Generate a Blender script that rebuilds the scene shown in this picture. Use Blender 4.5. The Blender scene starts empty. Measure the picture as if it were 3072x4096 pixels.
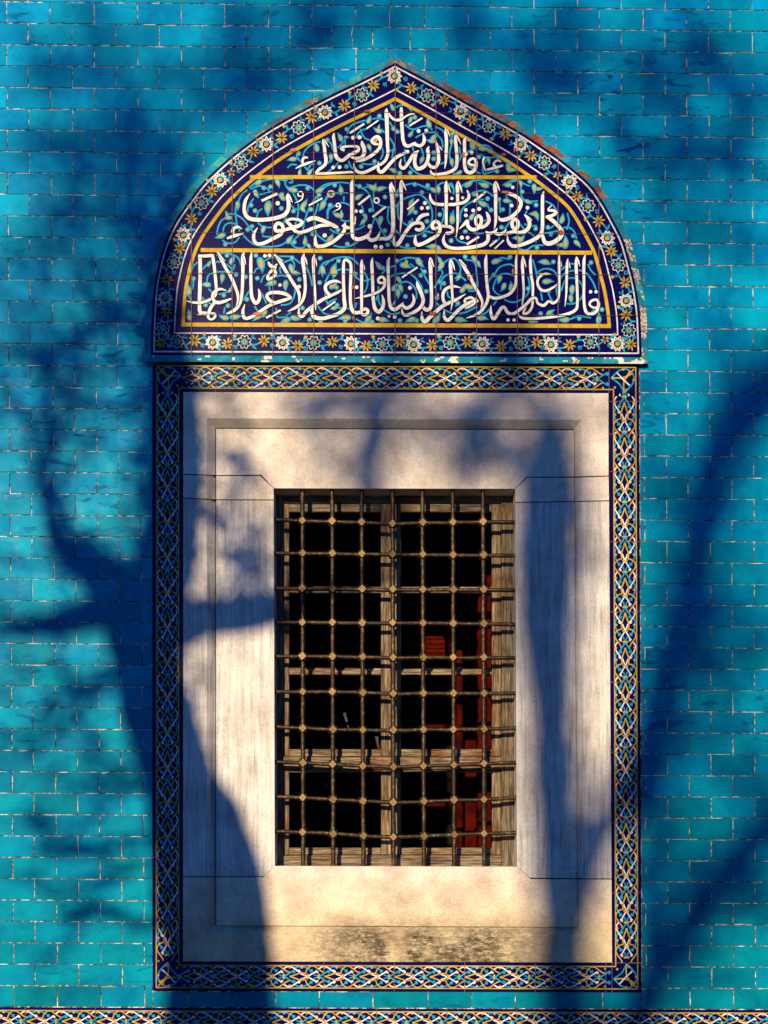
import bpy, math, random
from mathutils import Vector, Matrix, noise as mnoise
random.seed(7)
R = math.radians
C = bpy.context.scene.collection
sc = bpy.context.scene

# ------------------------------------------------------------------ scale: photo pixels -> metres on the wall plane (y = 0)
S = 1.14e-3                     # metres per photo pixel
ZB = 0.9                        # height of the photo's bottom edge above the ground
CAMX, CAMY, D = 1600.0, 3350.0, 5.2   # camera foot point on the wall (pixels) and its distance
def X(px): return (px - 1536.0) * S
def Z(py): return ZB + (4096.0 - py) * S
def at(px, py, d=0.0):          # the point at depth d behind the wall plane seen at that spot
    k = 1.0 + d / D
    return (X(CAMX + (px - CAMX) * k), d, Z(CAMY + (py - CAMY) * k))

# ------------------------------------------------------------------ camera
cam = bpy.data.cameras.new('camera'); camo = bpy.data.objects.new('camera', cam); C.objects.link(camo)
camo.location = (X(CAMX), -D, Z(CAMY)); camo.rotation_euler = (R(90), 0, 0)
Hm = 4096 * S
cam.sensor_fit = 'VERTICAL'; cam.sensor_height = 36.0; cam.lens = 36.0 * D / Hm
cam.shift_x = (1536 - CAMX) / 4096.0
cam.shift_y = (CAMY - 2048) / 4096.0
cam.clip_end = 600
sc.camera = camo
# ------------------------------------------------------------------ light: low warm sun from upper left behind the camera, blue sky
SA, SB = 0.30, 0.30             # sideways and downward drift of the light per metre towards the wall
ldir = Vector((SA, 1.0, -SB)).normalized()
EL = math.asin(-ldir.z); ROT = math.atan2(-ldir.x, -ldir.y)
sun = bpy.data.lights.new('sun', 'SUN'); sun.energy = 4.8; sun.angle = R(0.53); sun.color = (1.0, 0.78, 0.48)
so = bpy.data.objects.new('sun', sun); C.objects.link(so)
so.rotation_euler = ldir.to_track_quat('-Z', 'Y').to_euler(); so.location = (-4, -12, 9)
w = bpy.data.worlds.new('World'); sc.world = w; w.use_nodes = True
nt = w.node_tree; nt.nodes.clear()
sky = nt.nodes.new('ShaderNodeTexSky'); sky.sky_type = 'NISHITA'; sky.sun_disc = False
sky.sun_elevation = EL; sky.sun_rotation = ROT; sky.ozone_density = 6.0; sky.dust_density = 0.3; sky.air_density = 1.0
tint = nt.nodes.new('ShaderNodeMix'); tint.data_type = 'RGBA'; tint.blend_type = 'MULTIPLY'; tint.inputs[0].default_value = 1.0
tint.inputs[7].default_value = (0.0, 0.60, 1.42, 1)
bg = nt.nodes.new('ShaderNodeBackground'); bg.inputs[1].default_value = 0.046
wo = nt.nodes.new('ShaderNodeOutputWorld')
nt.links.new(sky.outputs[0], tint.inputs[6]); nt.links.new(tint.outputs[2], bg.inputs[0]); nt.links.new(bg.outputs[0], wo.inputs[0])
sc.view_settings.view_transform = 'Standard'; sc.view_settings.look = 'None'
sc.view_settings.exposure = 0.46; sc.view_settings.gamma = 1.0
sc.cycles.max_bounces = 8; sc.cycles.transparent_max_bounces = 12

# ------------------------------------------------------------------ mesh helpers
class MB:
    def __init__(self): self.v = []; self.f = []; self.c = []; self.sm = []
    def face(self, pts, col=(1, 1, 1), smooth=False):
        n = len(self.v); self.v.extend(pts); self.f.append(tuple(range(n, n + len(pts)))); self.c.append(col); self.sm.append(smooth)
    def idx(self, ids, col, smooth=True): self.f.append(tuple(ids)); self.c.append(col); self.sm.append(smooth)
    def box(self, lo, hi, col=(1, 1, 1)):
        x0, y0, z0 = lo; x1, y1, z1 = hi
        p = [(x0,y0,z0),(x1,y0,z0),(x1,y1,z0),(x0,y1,z0),(x0,y0,z1),(x1,y0,z1),(x1,y1,z1),(x0,y1,z1)]
        for q in ((0,1,5,4),(1,2,6,5),(2,3,7,6),(3,0,4,7),(4,5,6,7),(3,2,1,0)): self.face([p[i] for i in q], col)
    def bevbox(self, lo, hi, b, col=(1, 1, 1)):          # box whose four front edges (low y) are chamfered
        x0, y0, z0 = lo; x1, y1, z1 = hi
        f = [(x0+b,y0,z0+b),(x1-b,y0,z0+b),(x1-b,y0,z1-b),(x0+b,y0,z1-b)]
        m = [(x0,y0+b,z0),(x1,y0+b,z0),(x1,y0+b,z1),(x0,y0+b,z1)]
        k = [(x0,y1,z0),(x1,y1,z0),(x1,y1,z1),(x0,y1,z1)]
        self.face(f, col)
        for i in range(4):
            j = (i+1) % 4
            self.face([m[i], m[j], f[j], f[i]], col); self.face([k[i], k[j], m[j], m[i]], col)
        self.face(k[::-1], col)
    def tube(self, pts, rad, n=10, col=(1, 1, 1), cap=True):
        pts = [Vector(p) for p in pts]; rings = []
        up = Vector((0.31, 0.2, 0.93))
        for i, p in enumerate(pts):
            t = (pts[min(i+1, len(pts)-1)] - pts[max(i-1, 0)]).normalized()
            a = t.cross(up)
            if a.length < 0.15: a = t.cross(Vector((1, 0.1, 0)))
            a.normalize(); b = t.cross(a).normalized()
            r = rad[i] if hasattr(rad, '__len__') else rad
            base = len(self.v)
            for k in range(n):
                an = 2 * math.pi * k / n
                self.v.append(tuple(p + (a * math.cos(an) + b * math.sin(an)) * r))
            rings.append(base)
        for i in range(len(rings) - 1):
            for k in range(n):
                k2 = (k+1) % n
                self.idx((rings[i]+k, rings[i]+k2, rings[i+1]+k2, rings[i+1]+k), col)
        if cap:
            self.idx([rings[0]+k for k in range(n)][::-1], col, False); self.idx([rings[-1]+k for k in range(n)], col, False)
    def build(self, name, mat, parent=None, **kw):
        me = bpy.data.meshes.new(name); me.from_pydata(self.v, [], self.f)
        ca = me.color_attributes.new('Col', 'FLOAT_COLOR', 'CORNER')
        buf = []
        for f, c in zip(self.f, self.c): buf.extend((c[0], c[1], c[2], 1.0) * len(f))
        ca.data.foreach_set('color', buf)
        me.polygons.foreach_set('use_smooth', self.sm)
        me.materials.append(mat); me.update()
        o = bpy.data.objects.new(name, me); C.objects.link(o)
        if parent: o.parent = parent; o.matrix_parent_inverse = Matrix.Translation(parent.location).inverted()
        for k, v in kw.items(): o[k] = v
        return o

def thing(name, label, cat, loc=(0, 0, 0), group=None):
    o = bpy.data.objects.new(name, None); C.objects.link(o); o.location = loc; o.empty_display_size = 0.1
    o['label'] = label; o['category'] = cat
    if group: o['group'] = group
    return o

def catmull(pts, step):
    if len(pts) == 2: pts = [pts[0], tuple((a+b)/2 for a, b in zip(*pts)), pts[1]]
    out = []; n = len(pts)
    for i in range(n - 1):
        p0 = pts[max(i-1, 0)]; p1 = pts[i]; p2 = pts[i+1]; p3 = pts[min(i+2, n-1)]
        L = math.hypot(p2[0]-p1[0], p2[1]-p1[1]); m = max(2, int(L/step))
        for k in range(m):
            t = k/m; t2 = t*t; t3 = t2*t
            out.append(tuple(0.5*((2*b)+(-a+c)*t+(2*a-5*b+4*c-d)*t2+(-a+3*b-3*c+d)*t3) for a, b, c, d in zip(p0, p1, p2, p3)))
    out.append(pts[-1]); return out

def ribbon(mb, pts, d, col, raise_=0.0006, step=3.0, drift=0.0):
    """a glazed stroke on the wall: pts (px, py, width px), at depth d, its middle raised a little"""
    p = catmull(pts, step); n = len(p); base = len(mb.v)
    for i, (x, y, wd) in enumerate(p):
        a = p[max(i-1, 0)]; b = p[min(i+1, n-1)]
        tx, ty = b[0]-a[0], b[1]-a[1]; l = math.hypot(tx, ty) or 1; nx, ny = -ty/l, tx/l
        h = max(wd, 0.6)/2; dd = d - drift*i/n
        mb.v.append(at(x+nx*h, y+ny*h, dd)); mb.v.append(at(x, y, dd-raise_*min(1, h/4))); mb.v.append(at(x-nx*h, y-ny*h, dd))
    for i in range(n-1):
        q = base+3*i
        mb.idx((q, q+1, q+4, q+3), col); mb.idx((q+1, q+2, q+5, q+4), col)

def disc(mb, x, y, r, d, col, n=18, lobes=0, depth=0.0, rot=0.0, bulge=0.0004):
    base = len(mb.v); mb.v.append(at(x, y, d-bulge))
    n = n if not lobes else lobes*8
    for k in range(n):
        a = 2*math.pi*k/n
        rr = r*(1-depth*(1-abs(math.cos(lobes*a/2)))) if lobes else r
        mb.v.append(at(x+rr*math.cos(a+rot), y+rr*math.sin(a+rot), d))
    for k in range(n): mb.idx((base, base+1+k, base+1+(k+1) % n), col, False)

def petal(mb, x, y, ang, r0, r1, wd, d, col, sharp=1.0):
    ca, sa = math.cos(ang), math.sin(ang); pts = []
    prof = [(0, .15), (.25, .75), (.5, 1), (.75, .7), (1, .05 if sharp else .4)]
    up = [(r0+(r1-r0)*t, wd*h/2) for t, h in prof]
    for u, v in up + [(u, -v) for u, v in up[::-1]]: pts.append(at(x+u*ca-v*sa, y+u*sa+v*ca, d))
    mb.face(pts, col)

def drop(mb, x, y, ang, L, wd, d, col, bend=0.25):
    """a curved leaf whose tip points along ang"""
    ca, sa = math.cos(ang), math.sin(ang); pts = []
    prof = [(-.45, .25), (-.4, .6), (-.25, .92), (-.05, 1), (.15, .78), (.32, .45), (.45, .16), (.55, .02)]
    for sgn, seq in ((1, prof), (-1, prof[::-1])):
        for t, h in seq:
            u = t*L; v = sgn*h*wd/2 + bend*L*max(0, t)**2*1.6
            pts.append((u, v))
    c = len(mb.v); mb.v.append(at(x-0.1*L*ca, y-0.1*L*sa, d-.0004))
    b = len(mb.v)
    for u, v in pts: mb.v.append(at(x+u*ca-v*sa, y+u*sa+v*ca, d))
    m = len(pts)
    for k in range(m): mb.idx((c, b+k, b+(k+1) % m), col, False)

# ------------------------------------------------------------------ materials
def newmat(name):
    m = bpy.data.materials.new(name); m.use_nodes = True
    n = m.node_tree; b = n.nodes['Principled BSDF']; return m, n, b
def nd(n, t, **kw):
    x = n.nodes.new(t)
    for k, v in kw.items():
        if k.startswith('i_'):
            key = k[2:]; key = int(key) if key.isdigit() else key
            x.inputs[key].default_value = v
        else: setattr(x, k, v)
    return x
def coord(n, scale=(1, 1, 1)):
    tc = nd(n, 'ShaderNodeTexCoord'); mp = nd(n, 'ShaderNodeMapping'); mp.inputs['Scale'].default_value = scale
    n.links.new(tc.outputs['Object'], mp.inputs['Vector']); return mp.outputs['Vector']
def tex(n, vec, scale, detail=4, rough=.55, dist=0.0):
    t = nd(n, 'ShaderNodeTexNoise'); t.inputs['Scale'].default_value = scale; t.inputs['Detail'].default_value = detail
    t.inputs['Roughness'].default_value = rough; t.inputs['Distortion'].default_value = dist
    n.links.new(vec, t.inputs['Vector']); return t.outputs['Fac']
def ramp(n, fac, stops):
    r = nd(n, 'ShaderNodeValToRGB'); el = r.color_ramp.elements
    while len(el) < len(stops): el.new(0.5)
    for e, (p, c) in zip(el, stops):
        e.position = p; e.color = (c, c, c, 1) if not hasattr(c, '__len__') else (*c, 1)
    n.links.new(fac, r.inputs[0]); return r.outputs[0]
def mix(n, a, b, fac, mode='MIX'):
    m = nd(n, 'ShaderNodeMix', data_type='RGBA', blend_type=mode)
    for s, k in ((a, 6), (b, 7), (fac, 0)):
        if hasattr(s, 'is_linked') or hasattr(s, 'links'): n.links.new(s, m.inputs[k])
        elif k == 0: m.inputs[0].default_value = s
        else: m.inputs[k].default_value = (*s, 1) if len(s) == 3 else s
    return m.outputs[2]
def bump(n, b, h, strength, dist):
    x = nd(n, 'ShaderNodeBump'); x.inputs['Strength'].default_value = strength; x.inputs['Distance'].default_value = dist
    n.links.new(h, x.inputs['Height']); n.links.new(x.outputs[0], b.inputs['Normal'])
def attr(n):
    a = nd(n, 'ShaderNodeVertexColor'); a.layer_name = 'Col'; return a.outputs[0]

def mat_tile():
    m, n, b = newmat('turquoise_glaze'); v = coord(n); vs = coord(n, (1, 1, 3.2))
    c = attr(n)
    mott = ramp(n, tex(n, v, 8, 6, .62, .4), [(.3, (.55, .70, .82)), (.5, (1, 1, 1)), (.7, (1.1, 1.22, 1.12))])
    c = mix(n, c, mott, 1.0, 'MULTIPLY')
    fine = ramp(n, tex(n, v, 320, 2, .7), [(.25, .84), (.75, 1.16)])
    c = mix(n, c, fine, 1.0, 'MULTIPLY')
    sm = ramp(n, tex(n, vs, 7, 6, .62, .8), [(.57, 0.0), (.63, 1.0)])  # dark smears painted in for reflections on the wavy glaze
    sel = ramp(n, tex(n, v, 1.1, 1), [(.5, 0), (.6, 1)])
    c = mix(n, c, (.001, .11, .26), mix(n, sm, sel, 1.0, 'MULTIPLY'))
    sm2 = ramp(n, tex(n, vs, 9, 6, .65, .9), [(.64, 0.0), (.70, 1.0)])  # pale smears painted in for bright sky reflected in the glaze
    c = mix(n, c, (.02, .40, .62), mix(n, sm2, mix(n, sel, (.45, .45, .45), 1.0, 'MULTIPLY'), 1.0, 'MULTIPLY'))
    n.links.new(c, b.inputs['Base Color'])
    b.inputs['Specular IOR Level'].default_value = .012
    n.links.new(ramp(n, tex(n, v, 14, 3), [(.3, .25), (.7, .5)]), b.inputs['Roughness'])
    h = mix(n, tex(n, vs, 11, 4, .55), tex(n, v, 200, 2), .1)
    bump(n, b, h, .35, .003); return m
def mat_glaze(name, rough=.3, spec=.035):
    m, n, b = newmat(name); v = coord(n); c = attr(n)
    c = mix(n, c, ramp(n, tex(n, v, 28, 5, .6), [(.3, .72), (.7, 1.2)]), 1.0, 'MULTIPLY')
    c = mix(n, c, ramp(n, tex(n, v, 420, 2, .6), [(.3, .8), (.7, 1.15)]), 1.0, 'MULTIPLY')
    n.links.new(c, b.inputs['Base Color']); b.inputs['Roughness'].default_value = rough; b.inputs['Specular IOR Level'].default_value = spec
    bump(n, b, tex(n, v, 130, 3), .35, .0015); return m
def mat_mortar():
    m, n, b = newmat('mortar'); v = coord(n)
    t = tex(n, v, 26, 4, .7)
    c = ramp(n, t, [(.40, (.03, .035, .035)), (.50, (.16, .14, .11)), (.58, (.64, .58, .46)), (.72, (.88, .82, .68))])
    n.links.new(c, b.inputs['Base Color']); b.inputs['Roughness'].default_value = .95; b.inputs['Specular IOR Level'].default_value = .1; return m
def mat_marble():
    m, n, b = newmat('weathered_marble'); vv = coord(n, (1, 1, .05)); v = coord(n); vh = coord(n, (1, 1, 3.0))
    st = ramp(n, tex(n, vv, 60, 8, .75, .2), [(.34, (.36, .35, .34)), (.45, (.60, .57, .55)), (.55, (.75, .70, .66)), (.68, (.82, .79, .75))])
    bl = ramp(n, tex(n, v, 5, 5, .6), [(.32, (.70, .66, .63)), (.6, (1, 1, 1))])
    flat = ramp(n, tex(n, v, 8, 6, .65), [(.3, (.60, .52, .47)), (.6, (.82, .74, .68))])
    st = mix(n, st, (.93, .97, 1.03), .8, 'MULTIPLY'); c = mix(n, flat, st, attr(n))                      # vertex colour: 1 where the stone is vertically veined
    c = mix(n, c, bl, 1.0, 'MULTIPLY')
    gr = ramp(n, tex(n, v, 170, 5, .8), [(.34, .66), (.48, 1.0), (.62, 1.12)])
    c = mix(n, c, gr, 1.0, 'MULTIPLY')
    # grime low on the sill stone: pits and lichen
    tc = nd(n, 'ShaderNodeTexCoord'); sx = nd(n, 'ShaderNodeSeparateXYZ'); n.links.new(tc.outputs['Object'], sx.inputs[0])
    mr = nd(n, 'ShaderNodeMapRange'); mr.inputs[1].default_value = Z(3480); mr.inputs[2].default_value = Z(3720); mr.inputs[3].default_value = 0; mr.inputs[4].default_value = 1
    n.links.new(sx.outputs[2], mr.inputs[0])
    mx = nd(n, 'ShaderNodeMapRange'); mx.inputs[1].default_value = X(1180); mx.inputs[2].default_value = X(1420); mx.inputs[3].default_value = .25; mx.inputs[4].default_value = 1
    n.links.new(sx.outputs[0], mx.inputs[0])
    mx2 = nd(n, 'ShaderNodeMapRange'); mx2.inputs[1].default_value = X(1950); mx2.inputs[2].default_value = X(2250); mx2.inputs[3].default_value = 1; mx2.inputs[4].default_value = .2
    n.links.new(sx.outputs[0], mx2.inputs[0])
    mz = nd(n, 'ShaderNodeMapRange'); mz.inputs[1].default_value = Z(3650); mz.inputs[2].default_value = Z(3745); mz.inputs[3].default_value = .12; mz.inputs[4].default_value = 1
    n.links.new(sx.outputs[2], mz.inputs[0])
    gm = mix(n, mix(n, mz.outputs[0], mx2.outputs[0], 1.0, 'MULTIPLY'), mx.outputs[0], 1.0, 'MULTIPLY')
    sp = ramp(n, tex(n, vh, 34, 8, .78), [(.34, .15), (.54, 1.0)])
    big = ramp(n, tex(n, v, 5.5, 4, .6), [(.30, .35), (.50, 1)])
    c = mix(n, c, (.055, .042, .03), mix(n, mix(n, sp, big, 1.0, 'MULTIPLY'), gm, 1.0, 'MULTIPLY'))
    # yellow-green weathering on the sill
    c = mix(n, c, (.95, .86, .58), mix(n, mr.outputs[0], (.8, .8, .8), 1.0, 'MULTIPLY'), 'MULTIPLY')
    pits = ramp(n, tex(n, v, 70, 6, .8), [(.68, 0), (.74, .55)])
    c = mix(n, c, (.22, .17, .12), pits)
    n.links.new(c, b.inputs['Base Color']); b.inputs['Roughness'].default_value = .62; b.inputs['Specular IOR Level'].default_value = .25
    bump(n, b, mix(n, tex(n, v, 160, 5, .7), tex(n, vv, 60, 4), .5), .35, .003); return m
def mat_iron():
    m, n, b = newmat('old_bronze_iron'); v = coord(n)
    c = ramp(n, tex(n, v, 55, 6, .7), [(.3, (.012, .008, .008)), (.5, (.028, .016, .010)), (.62, (.10, .056, .02)), (.76, (.38, .23, .06))])
    pat = ramp(n, tex(n, v, 16, 5, .7), [(.62, 0), (.68, .75)])
    tc = nd(n, 'ShaderNodeTexCoord'); sx = nd(n, 'ShaderNodeSeparateXYZ'); n.links.new(tc.outputs['Object'], sx.inputs[0])
    mr = nd(n, 'ShaderNodeMapRange'); mr.inputs[1].default_value = Z(2980); mr.inputs[2].default_value = Z(3150)
    n.links.new(sx.outputs[2], mr.inputs[0])
    c = mix(n, c, (.03, .20, .20), mix(n, pat, mr.outputs[0], 1.0, 'MULTIPLY'))
    n.links.new(c, b.inputs['Base Color']); b.inputs['Metallic'].default_value = .55
    n.links.new(ramp(n, tex(n, v, 90, 4), [(.3, .35), (.7, .65)]), b.inputs['Roughness'])
    bump(n, b, tex(n, v, 220, 5, .7), .6, .002); return m
def mat_knot():
    m, n, b = newmat('worn_gilt_iron'); v = coord(n)
    c = mix(n, attr(n), ramp(n, tex(n, v, 110, 5, .75), [(.3, .25), (.55, .9), (.7, 1.5)]), 1.0, 'MULTIPLY')
    n.links.new(c, b.inputs['Base Color']); b.inputs['Metallic'].default_value = .4; b.inputs['Roughness'].default_value = .5
    bump(n, b, tex(n, v, 200, 4, .7), .5, .002); return m
def mat_wood(name, axis, tint=(1, 1, 1)):
    m, n, b = newmat(name); sc_ = {'x': (.05, 1, 1), 'z': (1, 1, .05)}[axis]
    v = coord(n, sc_); v0 = coord(n)
    g = tex(n, v, 150, 6, .7, .4)
    c = ramp(n, g, [(.3, (.012, .009, .006)), (.46, (.09, .07, .05)), (.58, (.22, .18, .135)), (.75, (.40, .34, .27))])  # grain tones lowered to put the canopy's shade into the wood colour
    old = ramp(n, tex(n, v0, 7, 4, .6), [(.35, (.78, .50, .36)), (.5, (1, 1, 1))])
    c = mix(n, c, old, 1.0, 'MULTIPLY'); c = mix(n, c, attr(n), 1.0, 'MULTIPLY')
    n.links.new(c, b.inputs['Base Color']); b.inputs['Roughness'].default_value = .8; b.inputs['Specular IOR Level'].default_value = .15
    bump(n, b, g, .7, .003); return m
def mat_plain(name, col, rough=.7, spec=.2, var=.3, sc=20):
    m, n, b = newmat(name); v = coord(n)
    n.links.new(mix(n, col, ramp(n, tex(n, v, sc, 5, .6), [(.3, 1-var), (.7, 1+var)]), 1.0, 'MULTIPLY'), b.inputs['Base Color'])
    b.inputs['Roughness'].default_value = rough; b.inputs['Specular IOR Level'].default_value = spec
    bump(n, b, tex(n, v, sc*6, 4), .3, .004); return m
def mat_glass():
    m, n, b = newmat('window_glass'); n.nodes.remove(b)
    out = n.nodes['Material Output']
    t = nd(n, 'ShaderNodeBsdfTransparent'); t.inputs[0].default_value = (.72, .74, .72, 1)
    g = nd(n, 'ShaderNodeBsdfGlossy'); g.inputs['Roughness'].default_value = .02
    f = nd(n, 'ShaderNodeFresnel'); f.inputs[0].default_value = 1.06
    bp = nd(n, 'ShaderNodeBump'); bp.inputs['Strength'].default_value = .05; bp.inputs['Distance'].default_value = .01
    n.links.new(tex(n, coord(n), 6, 2), bp.inputs['Height']); n.links.new(bp.outputs[0], g.inputs['Normal'])
    mx = nd(n, 'ShaderNodeMixShader'); n.links.new(f.outputs[0], mx.inputs[0]); n.links.new(t.outputs[0], mx.inputs[1]); n.links.new(g.outputs[0], mx.inputs[2])
    n.links.new(mx.outputs[0], out.inputs[0]); return m
def mat_leaf():
    m, n, b = newmat('leaf'); n.links.new(attr(n), b.inputs['Base Color']); b.inputs['Roughness'].default_value = .6; return m

M_tile = mat_tile(); M_glaze = mat_glaze('painted_tile_glaze'); M_mosaic = mat_glaze('mosaic_glaze', .4, .05)
M_mortar = mat_mortar(); M_marble = mat_marble(); M_iron = mat_iron(); M_knot = mat_knot()
M_woodx = mat_wood('weathered_wood_across', 'x'); M_woodz = mat_wood('weathered_wood_upright', 'z')
M_red = mat_plain('red_lacquered_wood', (.085, .0035, .0012), .6, .03, .7, 14)
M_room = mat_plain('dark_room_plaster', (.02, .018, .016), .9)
M_glass = mat_glass(); M_leaf = mat_leaf()
M_bark = mat_plain('bark', (.12, .09, .065), .9, .1, .4, 12)
M_ground = mat_plain('dark_paving', (.026, .028, .030), .9, .1, .3, 3)
M_plinth = mat_plain('plinth_stone', (.32, .29, .25), .8, .2, .3, 8)
M_paper = mat_plain('pale_paper', (.10, .095, .085), .8, .1, .3, 30)

NAVY = (.0024, .0022, .085); WHITE = (.68, .69, .71); TURQ = (.012, .33, .58); GOLD = (.52, .33, .018); BLACK = (.018, .010, .012)
RED = (.36, .085, .05); JOINT = (.22, .13, .11)
DBLUE = (.010, .13, .34)

# ------------------------------------------------------------------ ground
g = MB(); g.face([(-150, 3.2, 0), (-150, -150, 0), (150, -150, 0), (150, 3.2, 0)][::1])
g.build('ground', M_ground, kind='structure')

# ------------------------------------------------------------------ the arch outline (outer edge), left and right halves, apex first
AL = [(1580,223),(1500,266),(1413,309),(1330,349),(1249,390),(1154,441),(1070,489),(1000,536),(895,617),(802,704),(734,790),(679,870),(642,944),(617,1019),(604,1075),(593,1130),(586,1199),(581,1285),(579,1356),(578,1446)]
AR = [(1580,223),(1647,259),(1719,297),(1791,337),(1863,378),(1960,432),(2048,480),(2122,524),(2190,570),(2261,620),(2369,710),(2428,786),(2480,877),(2517,951),(2536,1012),(2551,1071),(2566,1130),(2578,1199),(2586,1266),(2590,1361),(2592,1455)]
AX = 1580
def resample(p, n):
    ds = [0]
    for a, b in zip(p, p[1:]): ds.append(ds[-1]+math.hypot(b[0]-a[0], b[1]-a[1]))
    out = []; j = 0
    for i in range(n):
        t = ds[-1]*i/(n-1)
        while j < len(p)-2 and ds[j+1] < t: j += 1
        f = (t-ds[j])/((ds[j+1]-ds[j]) or 1); out.append((p[j][0]+(p[j+1][0]-p[j][0])*f, p[j][1]+(p[j+1][1]-p[j][1])*f))
    return out
def offs(side, dist, yb, n=90):
    """half of the arch moved inwards by dist, from the apex line down to the height yb"""
    src = AL if side < 0 else AR
    p = [(a, b) for a, b in catmull(src, 8)]
    p = [(p[0][0]-(p[2][0]-p[0][0])*12, p[0][1]-(p[2][1]-p[0][1])*12)] + p + [(p[-1][0], p[-1][1]+200)]
    p = resample(p, 300); q = []
    for i in range(len(p)):
        a = p[max(i-2, 0)]; b = p[min(i+2, len(p)-1)]; tx, ty = b[0]-a[0], b[1]-a[1]; l = math.hypot(tx, ty)
        nx, ny = (ty/l, -tx/l) if side < 0 else (-ty/l, tx/l)
        q.append((p[i][0]+nx*dist, p[i][1]+ny*dist))
    r = []
    for a, b in zip(q, q[1:]):
        ia = (a[0]-AX)*side >= 0 and a[1] <= yb; ib = (b[0]-AX)*side >= 0 and b[1] <= yb
        if not ia and ib: f = (AX-a[0])/(b[0]-a[0]); r.append((AX, a[1]+(b[1]-a[1])*f))
        if ib: r.append(b)
        if ia and not ib: f = (yb-a[1])/(b[1]-a[1]); r.append((a[0]+(b[0]-a[0])*f, yb)); break
    return resample(r, n)
def yb(side, l, r): return l if side < 0 else r
def inside_arch(x, y, m=0):
    if y > 1450 or y < 223: return False
    l = min((abs(p[1]-y), p[0]) for p in ARCH_L)[1]; r = min((abs(p[1]-y), p[0]) for p in ARCH_R)[1]
    return l+m < x < r-m
ARCH_L = offs(-1, 0, 1446, 400); ARCH_R = offs(1, 0, 1455, 400)

# ------------------------------------------------------------------ tiled wall
wall = thing('tiled_wall', 'turquoise glazed tile wall in running bond with pale worn mortar around the window', 'wall', (X(1536), 0, 0))
FRL, FRR, FRT, FRB = 611, 2560, 1456, 3965         # outer edge of the patterned border
def rowy(k, x):
    l = 6.5+85.55*k; r = 42+85.05*k
    return l+(r-l)*x/3072.0
def joints(k):
    odd = k % 2
    l0 = (112 if odd else 26)+0.63*k; r0 = (2834 if odd else 2746)+0.30*k
    j = [l0+174.6*n for n in range(-6, 9)]; j = [x for x in j if x < 1440]
    jr = [r0+174.6*n for n in range(-7, 8)]; jr = [x for x in jr if x > 1660]
    if k == 0: j = [x for x in j if x < 1430]+[1424, 1558]
    elif k == 1: j = j[:-1]+[1327, 1409, 1490]
    mid = sorted(set(j+jr))
    out = [mid[0]]
    for x in mid[1:]:
        if x-out[-1] > 28: out.append(x)
    # fill the seam between the two series
    res = []
    for a, b in zip(out, out[1:]):
        res.append(a)
        if b-a > 215: res.append((a+b)/2+random.uniform(-12, 12))
    res.append(out[-1]); return res
tb = MB(); chips = MB()
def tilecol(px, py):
    t = min(1, max(0, py/4096)); top = (.001, .280, .56); bot = (.001, .205, .315)  # lower tiles turn teal, and are darkened to paint in shade and vignetting
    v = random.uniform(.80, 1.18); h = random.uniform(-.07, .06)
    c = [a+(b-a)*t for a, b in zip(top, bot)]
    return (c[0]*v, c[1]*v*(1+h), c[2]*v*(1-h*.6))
def add_tile(x0, y0, x1, y1, x2, y2, x3, y3, col):
    """corners in pixels: top-left, top-right, bottom-right, bottom-left"""
    gp = 1.35; b = 1.8
    tilt = [random.uniform(-.0012, .0012) for _ in range(4)]
    sgn = [(1, 1), (-1, 1), (-1, -1), (1, -1)]
    P = [(x0, y0), (x1, y1), (x2, y2), (x3, y3)]
    jit = [(random.uniform(-.8, .8), random.uniform(-.8, .8)) for _ in range(4)]
    top = [at(p[0]+s[0]*(gp+b)+j[0], p[1]+s[1]*(gp+b)+j[1], t-.0006) for p, s, t, j in zip(P, sgn, tilt, jit)]
    rim = [at(p[0]+s[0]*gp+j[0], p[1]+s[1]*gp+j[1], t+.0012) for p, s, t, j in zip(P, sgn, tilt, jit)]
    bas = [at(p[0]+s[0]*gp+j[0], p[1]+s[1]*gp+j[1], .008) for p, s, j in zip(P, sgn, jit)]
    tb.face(top[::-1], col)
    for i in range(4):
        j = (i+1) % 4
        tb.face([rim[i], top[i], top[j], rim[j]], col); tb.face([bas[i], rim[i], rim[j], bas[j]], col)
def flake(x, y, L, wd, horizontal):
    n = 7; pts = []
    for k in range(n*2):
        a = 2*math.pi*k/(n*2); r = random.uniform(.6, 1.1)
        u, v = L/2*math.cos(a)*r, wd/2*math.sin(a)*r
        pts.append(at(x+(u if horizontal else v), y+(v if horizontal else u), -.0012))
    col = random.choice([(.66, .56, .40), (.76, .68, .52), (.80, .74, .60), (.70, .58, .44), (.48, .27, .17)])
    chips.face(pts[::-1], col)
def hidden(x, y): return inside_arch(x, y, 12) or (FRL+14 < x < FRR-10 and FRT-40 < y < FRB-14)
KMIN, KMAX = -13, 46
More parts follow.
